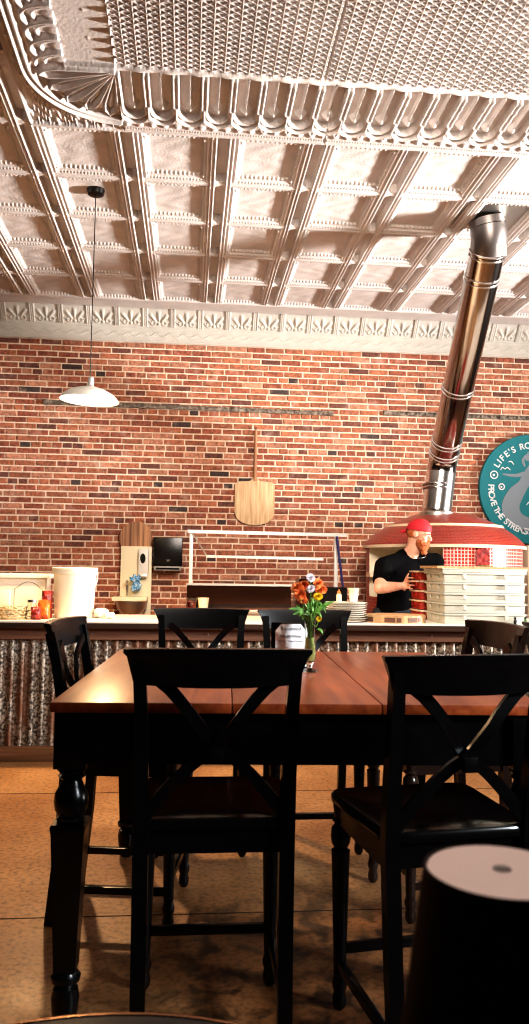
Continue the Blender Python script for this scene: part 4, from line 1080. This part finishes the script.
# bottles at far right, speaker
for px, m_, lb in ((515, 'charcoal', 'tiny dark spice bottle behind the brown chair right of the dough boxes'), (526, 'green', 'tiny green bottle at the right photo edge beside the dark one')):
    c_ = at(px, 622, 5.43); t = thing('small_bottle', lb, 'bottle', (c_.x if px > 520 else c_.x, 5.425 if px < 520 else 5.44, ZT))
    MB().lathe([(.012, 0), (.012, .028), (.008, .034), (.008, .044), (.001, .045)], n=16).build('bottle_body', M[m_], t)
    MB().lathe([(.009, .043), (.009, .052), (.001, .053)], n=12).build('cap', M['charcoal'], t)
v_ = at(527, 555, 8.0)
tag(MB().box(v_.x, v_.x+.16, 7.98, 8.10, 0, v_.z+.10, bev=.006).build('cream_post', M['plaster'], None), 'narrow cream post standing against the wall right of the oven', 'post')

# ------------------------------------------------------------------ the man
def remesh(mb, vox, name, m_, parent, smooth=3):
    me = bpy.data.meshes.new(name); mb.b.to_mesh(me); mb.b.free()
    o = bpy.data.objects.new(name, me); COL.objects.link(o)
    md = o.modifiers.new('r', 'REMESH'); md.mode = 'VOXEL'; md.voxel_size = vox; md.use_smooth_shade = True
    sm = o.modifiers.new('s', 'SMOOTH'); sm.factor = .5; sm.iterations = smooth
    bpy.context.view_layer.update()
    me2 = bpy.data.meshes.new_from_object(o.evaluated_get(bpy.context.evaluated_depsgraph_get()))
    me2.name = name; o.modifiers.clear(); o.data = me2; me2.materials.clear(); me2.materials.append(m_)
    bpy.data.meshes.remove(me)
    o.parent = parent; return o
def limb(mb, pts, rads, sc=(1, 1, 1)):
    pts = [Vector(p_) for p_ in pts]
    for i in range(len(pts)-1):
        L0 = (pts[i+1]-pts[i]).length; n = max(2, int(L0/(min(rads[i], rads[i+1])*.35)))
        for k in range(n+1):
            t = k/n; mb.ball(pts[i].lerp(pts[i+1], t), rads[i]*(1-t)+rads[i+1]*t, 2 if rads[i] > .03 else 1, sc)
YM = 6.46
man = thing('person', 'man in a black t-shirt and backwards red cap resting a hand on the red boxes', 'person', (1.72, YM, 0))
O = Vector((1.72, YM, 0))
def W(px, py, y): return at(px, py, y)-O
hc = W(419.5, 534.6, 6.40)                       # head centre
# head frame: faces right and towards us, slightly down
f_ = Vector((.80, -.60, -.20)).normalized(); rgt = f_.cross(Vector((0, 0, 1))).normalized(); upv = rgt.cross(f_)
HM = Matrix((rgt, f_, upv)).transposed().to_4x4(); HM.translation = hc      # local: x right, y forward, z up
def hp(x, y, z): return HM @ Vector((x, y, z))
HR = HM.to_3x3().to_4x4()
def torso(mb, g=0):
    ta = Matrix.Rotation(radians(18), 4, 'Z')
    sh = [(0, .0, .93, .165, .115), (.0, .0, 1.02, .160, .112), (.01, .0, 1.12, .165, .112), (.035, -.0, 1.22, .178, .115), (.06, 0, 1.31, .180, .108), (.08, .01, 1.385, .140, .085), (.10, .012, 1.43, .085, .062)]
    for k in range(len(sh)-1):
        for q in range(4):
            t = q/4; v = [a_*(1-t)+b_*t for a_, b_ in zip(sh[k], sh[k+1])]
            mb.ball(Vector((v[0]-.02, v[1], v[2])), 1, 2, (v[3]+g, v[4]+g, .055+g), ta)
shR = W(383.5, 566, 6.36); shL = W(435, 562, 6.50); elR = W(379.5, 588, 6.13); wrR = W(401, 586, 6.19)
elL = Vector((.30, .04, 1.10)); wrL = Vector((.31, -.02, .90))
body = MB(); torso(body)
limb(body, [Vector((.07, .01, 1.38)), hc+Vector((-.04, .03, -.115)), hp(0, -.03, -.03)], [.078, .062, .062])
# skull, jaw, face
body.ball(hp(0, -.012, .025), 1, 3, (.074, .094, .088), HR); body.ball(hp(0, .035, -.045), 1, 3, (.054, .050, .062), HR)
body.ball(hp(0, .068, .015), 1, 2, (.052, .022, .030), HR)                                  # brow
limb(body, [hp(0, .082, .012), hp(0, .104, -.022)], [.010, .014]); body.ball(hp(0, .098, -.026), .016, 2)     # nose
for sx in (-1, 1):
    body.ball(hp(sx*.036, .062, -.022), 1, 2, (.024, .018, .020), HR)                     # cheeks
    body.ball(hp(sx*.076, -.008, -.005), 1, 2, (.010, .020, .030), HR)                     # ears
limb(body, [Vector((.06, .0, 1.38)), shR], [.075, .066]); limb(body, [Vector((.06, .0, 1.38)), shL], [.075, .066])
limb(body, [shR, elR], [.062, .048]); limb(body, [elR, elR.lerp(wrR, .35), wrR], [.048, .047, .030])
limb(body, [shL, elL, wrL], [.062, .046, .028])
# right hand wrapped round the corner of the red stack
pc = Vector((1.700, 6.19, 1.178))-O
limb(body, [wrR, pc], [.029, .030]); body.ball(pc, 1, 2, (.018, .036, .042))
kn = [(407.5, 578.5), (408, 581.8), (408, 585.2), (407.5, 588.3)]; ti_ = [(413.2, 577.8), (414.4, 581.5), (414.0, 585.4), (412.3, 588.8)]
for (a_, b_), (c_, d_2) in zip(kn, ti_):
    k0 = W(a_, b_, 6.150); t0 = W(c_, d_2, 6.020); mid = k0.lerp(t0, .5)+Vector((-.008, 0, .002))
    limb(body, [pc.lerp(k0, .3), k0, mid, t0], [.012, .0102, .0092, .0078])
limb(body, [pc+Vector((0, 0, .02)), W(406.6, 577, 6.14), W(408.6, 573.8, 6.11)], [.015, .011, .009])
# left hand, relaxed behind the boxes
limb(body, [wrL, wrL+Vector((0, -.01, -.08))], [.026, .030])
for k in range(4):
    b0_ = wrL+Vector((-.024+k*.016, -.01, -.10)); limb(body, [b0_, b0_+Vector((0, -.008, -.045)), b0_+Vector((0, -.024, -.075+.006*abs(k-1.5)))], [.010, .009, .0075])
limb(body, [wrL+Vector((-.02, -.01, -.05)), wrL+Vector((-.042, -.03, -.09)), wrL+Vector((-.04, -.045, -.115))], [.012, .010, .008])
# hips, legs
for sx in (-1, 1):
    limb(body, [(sx*.09-.02, 0, .90), (sx*.10-.02, -.01, .48), (sx*.10-.02, .01, .09)], [.095, .058, .042]); limb(body, [(sx*.10-.02, .02, .045), (sx*.11-.02, -.13, .03)], [.042, .030])
remesh(body, .0065, 'body', M['skin'], man, 2)
sh_ = MB(); torso(sh_, .012)
limb(sh_, [Vector((.06, .01, 1.385)), shR], [.086, .076]); limb(sh_, [Vector((.06, .01, 1.385)), shL], [.086, .076])
hemR = shR.lerp(elR, .62)
limb(sh_, [shR, hemR], [.076, .070]); limb(sh_, [shL, shL.lerp(elL, .6)], [.080, .070])
remesh(sh_, .008, 't_shirt', M['shirt'], man, 3)
tr = MB()
for sx in (-1, 1): limb(tr, [(sx*.09-.02, 0, .92), (sx*.10-.02, -.01, .50), (sx*.10-.02, .01, .07)], [.115, .078, .068])
tr.ball((-.02, 0, .95), 1, 3, (.185, .135, .06)); remesh(tr, .010, 'trousers', M['jeans'], man, 2)
for sx in (-1, 1):
    so = MB(); so.ball((sx*.105-.02, -.06, .035), 1, 3, (.048, .13, .035)); so.build('shoe', M['charcoal'], man, 60)
# cap: crown + band + brim at the back
cp = MB(); rr = []
for k in range(11):
    t = k/10*pi/2; rr.append([hp(.085*cos(t)*cos(a_), .106*cos(t)*sin(a_)-.012, .032+.098*sin(t)**.9+(.006*sin(a_)*cos(t))) for a_ in [2*pi*i/32 for i in range(32)]])
cp.rings(rr); cp.build('cap_crown', M['redcap'], man, 50)
br_ = MB(); rows = []
for k in range(6):
    t = k/5; rows.append([hp((.078-.012*t)*sin(a_), -.085-.028*cos(a_)-.065*t*cos(a_)*1.0, .030-.030*t-.016*sin(a_)**2) for a_ in [-1.25+2.5*i/14 for i in range(15)]])
for (r0, r1) in zip(rows, rows[1:]):
    v0 = [br_.b.verts.new(q_) for q_ in r0]; v1 = [br_.b.verts.new(q_) for q_ in r1]
    for i in range(14): br_.b.faces.new((v0[i], v0[i+1], v1[i+1], v1[i]))
bmesh.ops.remove_doubles(br_.b, verts=br_.b.verts, dist=.0001)
bo = br_.build('cap_brim', M['redcap'], man, 60); sd_ = bo.modifiers.new('s', 'SOLIDIFY'); sd_.thickness = .004
# hair, beard, brows, eyes
hr = MB(); hr.ball(hp(0, -.040, .005), 1, 3, (.077, .072, .062), HR); hr.build('hair', M['beard'], man, 60)
bd = MB(); rb2 = random.Random(4)
for i in range(190):
    a_ = rb2.uniform(-1.5, 1.5); el = rb2.uniform(0, 1)
    rad = .070; x = rad*sin(a_)*1.0; y = .022+.066*cos(a_); z = -.062-.060*el*(.4+.6*cos(a_))+.022*max(0, abs(a_)-.8)
    bd.ball(hp(x*(1-.25*el), y-.015*el, z), rb2.uniform(.013, .019), 1)
for i in range(40): bd.ball(hp(rb2.uniform(-.03, .03), .055+rb2.uniform(-.01, .02), -.105-rb2.uniform(0, .04)), .016, 1)
for sx in (-1, 1): limb(bd, [hp(sx*.004, .094, -.044), hp(sx*.030, .080, -.056)], [.009, .008])
remesh(bd, .004, 'beard', M['beard'], man, 1)
for sx in (-1, 1):
    e = MB(); e.ball(hp(sx*.031, .075, .000), .0115, 2); e.build('eye', M['whitepetal'], man, 60)
    e = MB(); e.ball(hp(sx*.032, .0855, -.001), .0050, 2); e.build('pupil', M['charcoal'], man, 60)
    e = MB(); limb(e, [hp(sx*.014, .092, .017), hp(sx*.046, .080, .018)], [.0045, .004]); e.build('eyebrow', M['beard'], man, 60)
e = MB(); limb(e, [hp(-.018, .090, -.062), hp(.018, .090, -.062)], [.005, .005]); e.build('mouth', M['redcap'], man, 60)
nk = MB(); nc = hc+Vector((-.030, .01, -.135))
nk.tube([nc+Vector((.078*cos(a_), .072*sin(a_)-.02, -.030-.030*sin(-a_)+(.0))) for a_ in [2*pi*i/30 for i in range(31)]], .0022, 6, False); nk.build('necklace', M['silver'], man)

# ------------------------------------------------------------------ lights
def area(name, loc, target, size, power, col, spread=180, size_y=None):
    l = bpy.data.lights.new(name, 'AREA'); l.energy = power; l.color = col; l.size = size; l.spread = radians(spread)
    if size_y: l.shape = 'RECTANGLE'; l.size_y = size_y
    o = bpy.data.objects.new(name, l); COL.objects.link(o); o.location = loc
    o.rotation_euler = (Vector(target)-Vector(loc)).to_track_quat('-Z', 'Y').to_euler(); return o
def point(name, loc, power, col, r=.05):
    l = bpy.data.lights.new(name, 'POINT'); l.energy = power; l.color = col; l.shadow_soft_size = r
    o = bpy.data.objects.new(name, l); COL.objects.link(o); o.location = loc; return o
# daylight from the street side windows on the right
area('window_light', (9.3, 4.2, 1.6), (.6, 5.3, 4.0), .9, 450, (1.0, .95, .92), 62)
def spotl(name, loc, power, col, ang=150, r=.06):
    l = bpy.data.lights.new(name, 'SPOT'); l.energy = power; l.color = col; l.spot_size = radians(ang); l.spot_blend = .6; l.shadow_soft_size = r
    o = bpy.data.objects.new(name, l); COL.objects.link(o); o.location = loc; return o
# warm spots: the visible pendant's light, then two added ones out of view
spotl('warm_spot', (PL.x, PL.y, PL.z-.03), 250, (1, .62, .31))
spotl('warm_spot', (-2.9, 5.5, 2.45), 60, (1, .68, .40))
spotl('warm_spot', (3.6, 5.6, 2.45), 50, (1, .80, .58))
area('room_fill', (1.2, 2.2, 3.4), (1.0, 8.1, 1.8), 1.6, 85, (1, .87, .76), 84)  # added unseen fill for the back wall and counter
area('cool_side_fill', (3.6, .2, 2.5), (.45, 2.7, 1.0), .8, 24, (.88, .95, 1.0), 50)  # added soft cool light for chair edge highlights and the card
l_ = spotl('table_fill_spot', (1.75, 1.7, 3.3), 190, (1, .88, .76), 26, .05)  # added unseen spot to brighten the card and flowers
l_.rotation_euler = (Vector((.50, 3.1, 1.0))-l_.location).to_track_quat('-Z', 'Y').to_euler()
def under(child, parent_name, whole):
    for t in [o for o in bpy.data.objects if o.parent is None and o.name.split('.')[0] == whole]:
        ps = [c for c in t.children if c.name.split('.')[0] == parent_name]
        cs = [c for c in t.children if c.name.split('.')[0] == child]
        for c in cs:
            if ps: c.parent = ps[0]
for a_ in (('dome_ring', 'dome', 'pizza_oven'), ('rim_ring', 'dome', 'pizza_oven'), ('arched_door', 'square_tile_wall', 'pizza_oven'), ('slot', 'chute', 'towel_dispenser'), ('emblem', 'cover', 'towel_dispenser'), ('lettering', 'card', 'table_sign'), ('screw', 'fascia_board', 'bar_counter'), ('cap_brim', 'cap_crown', 'person'), ('shade_lining', 'lamp_shade', 'pendant_lamp'), ('touch_button', 'diffuser', 'table_lamp'), ('lid_edge', 'lid', 'prep_table'), ('end_block', 'board_slab', 'chopping_board'), ('lid', 'jar_body', 'glass_jar'), ('rim', 'tray', 'dough_box'), ('handle_rib', 'tray', 'dough_box'), ('hanging_loop', 'handle', 'pizza_peel')): under(*a_)
w = bpy.data.worlds.new('world'); scene.world = w; w.use_nodes = True
bg = w.node_tree.nodes['Background']; bg.inputs[0].default_value = (1, .48, .24, 1); bg.inputs[1].default_value = .022
scene.view_settings.view_transform = 'Standard'; scene.view_settings.look = 'Medium High Contrast'
scene.view_settings.exposure = .0
scene.cycles.filter_width = 1.15
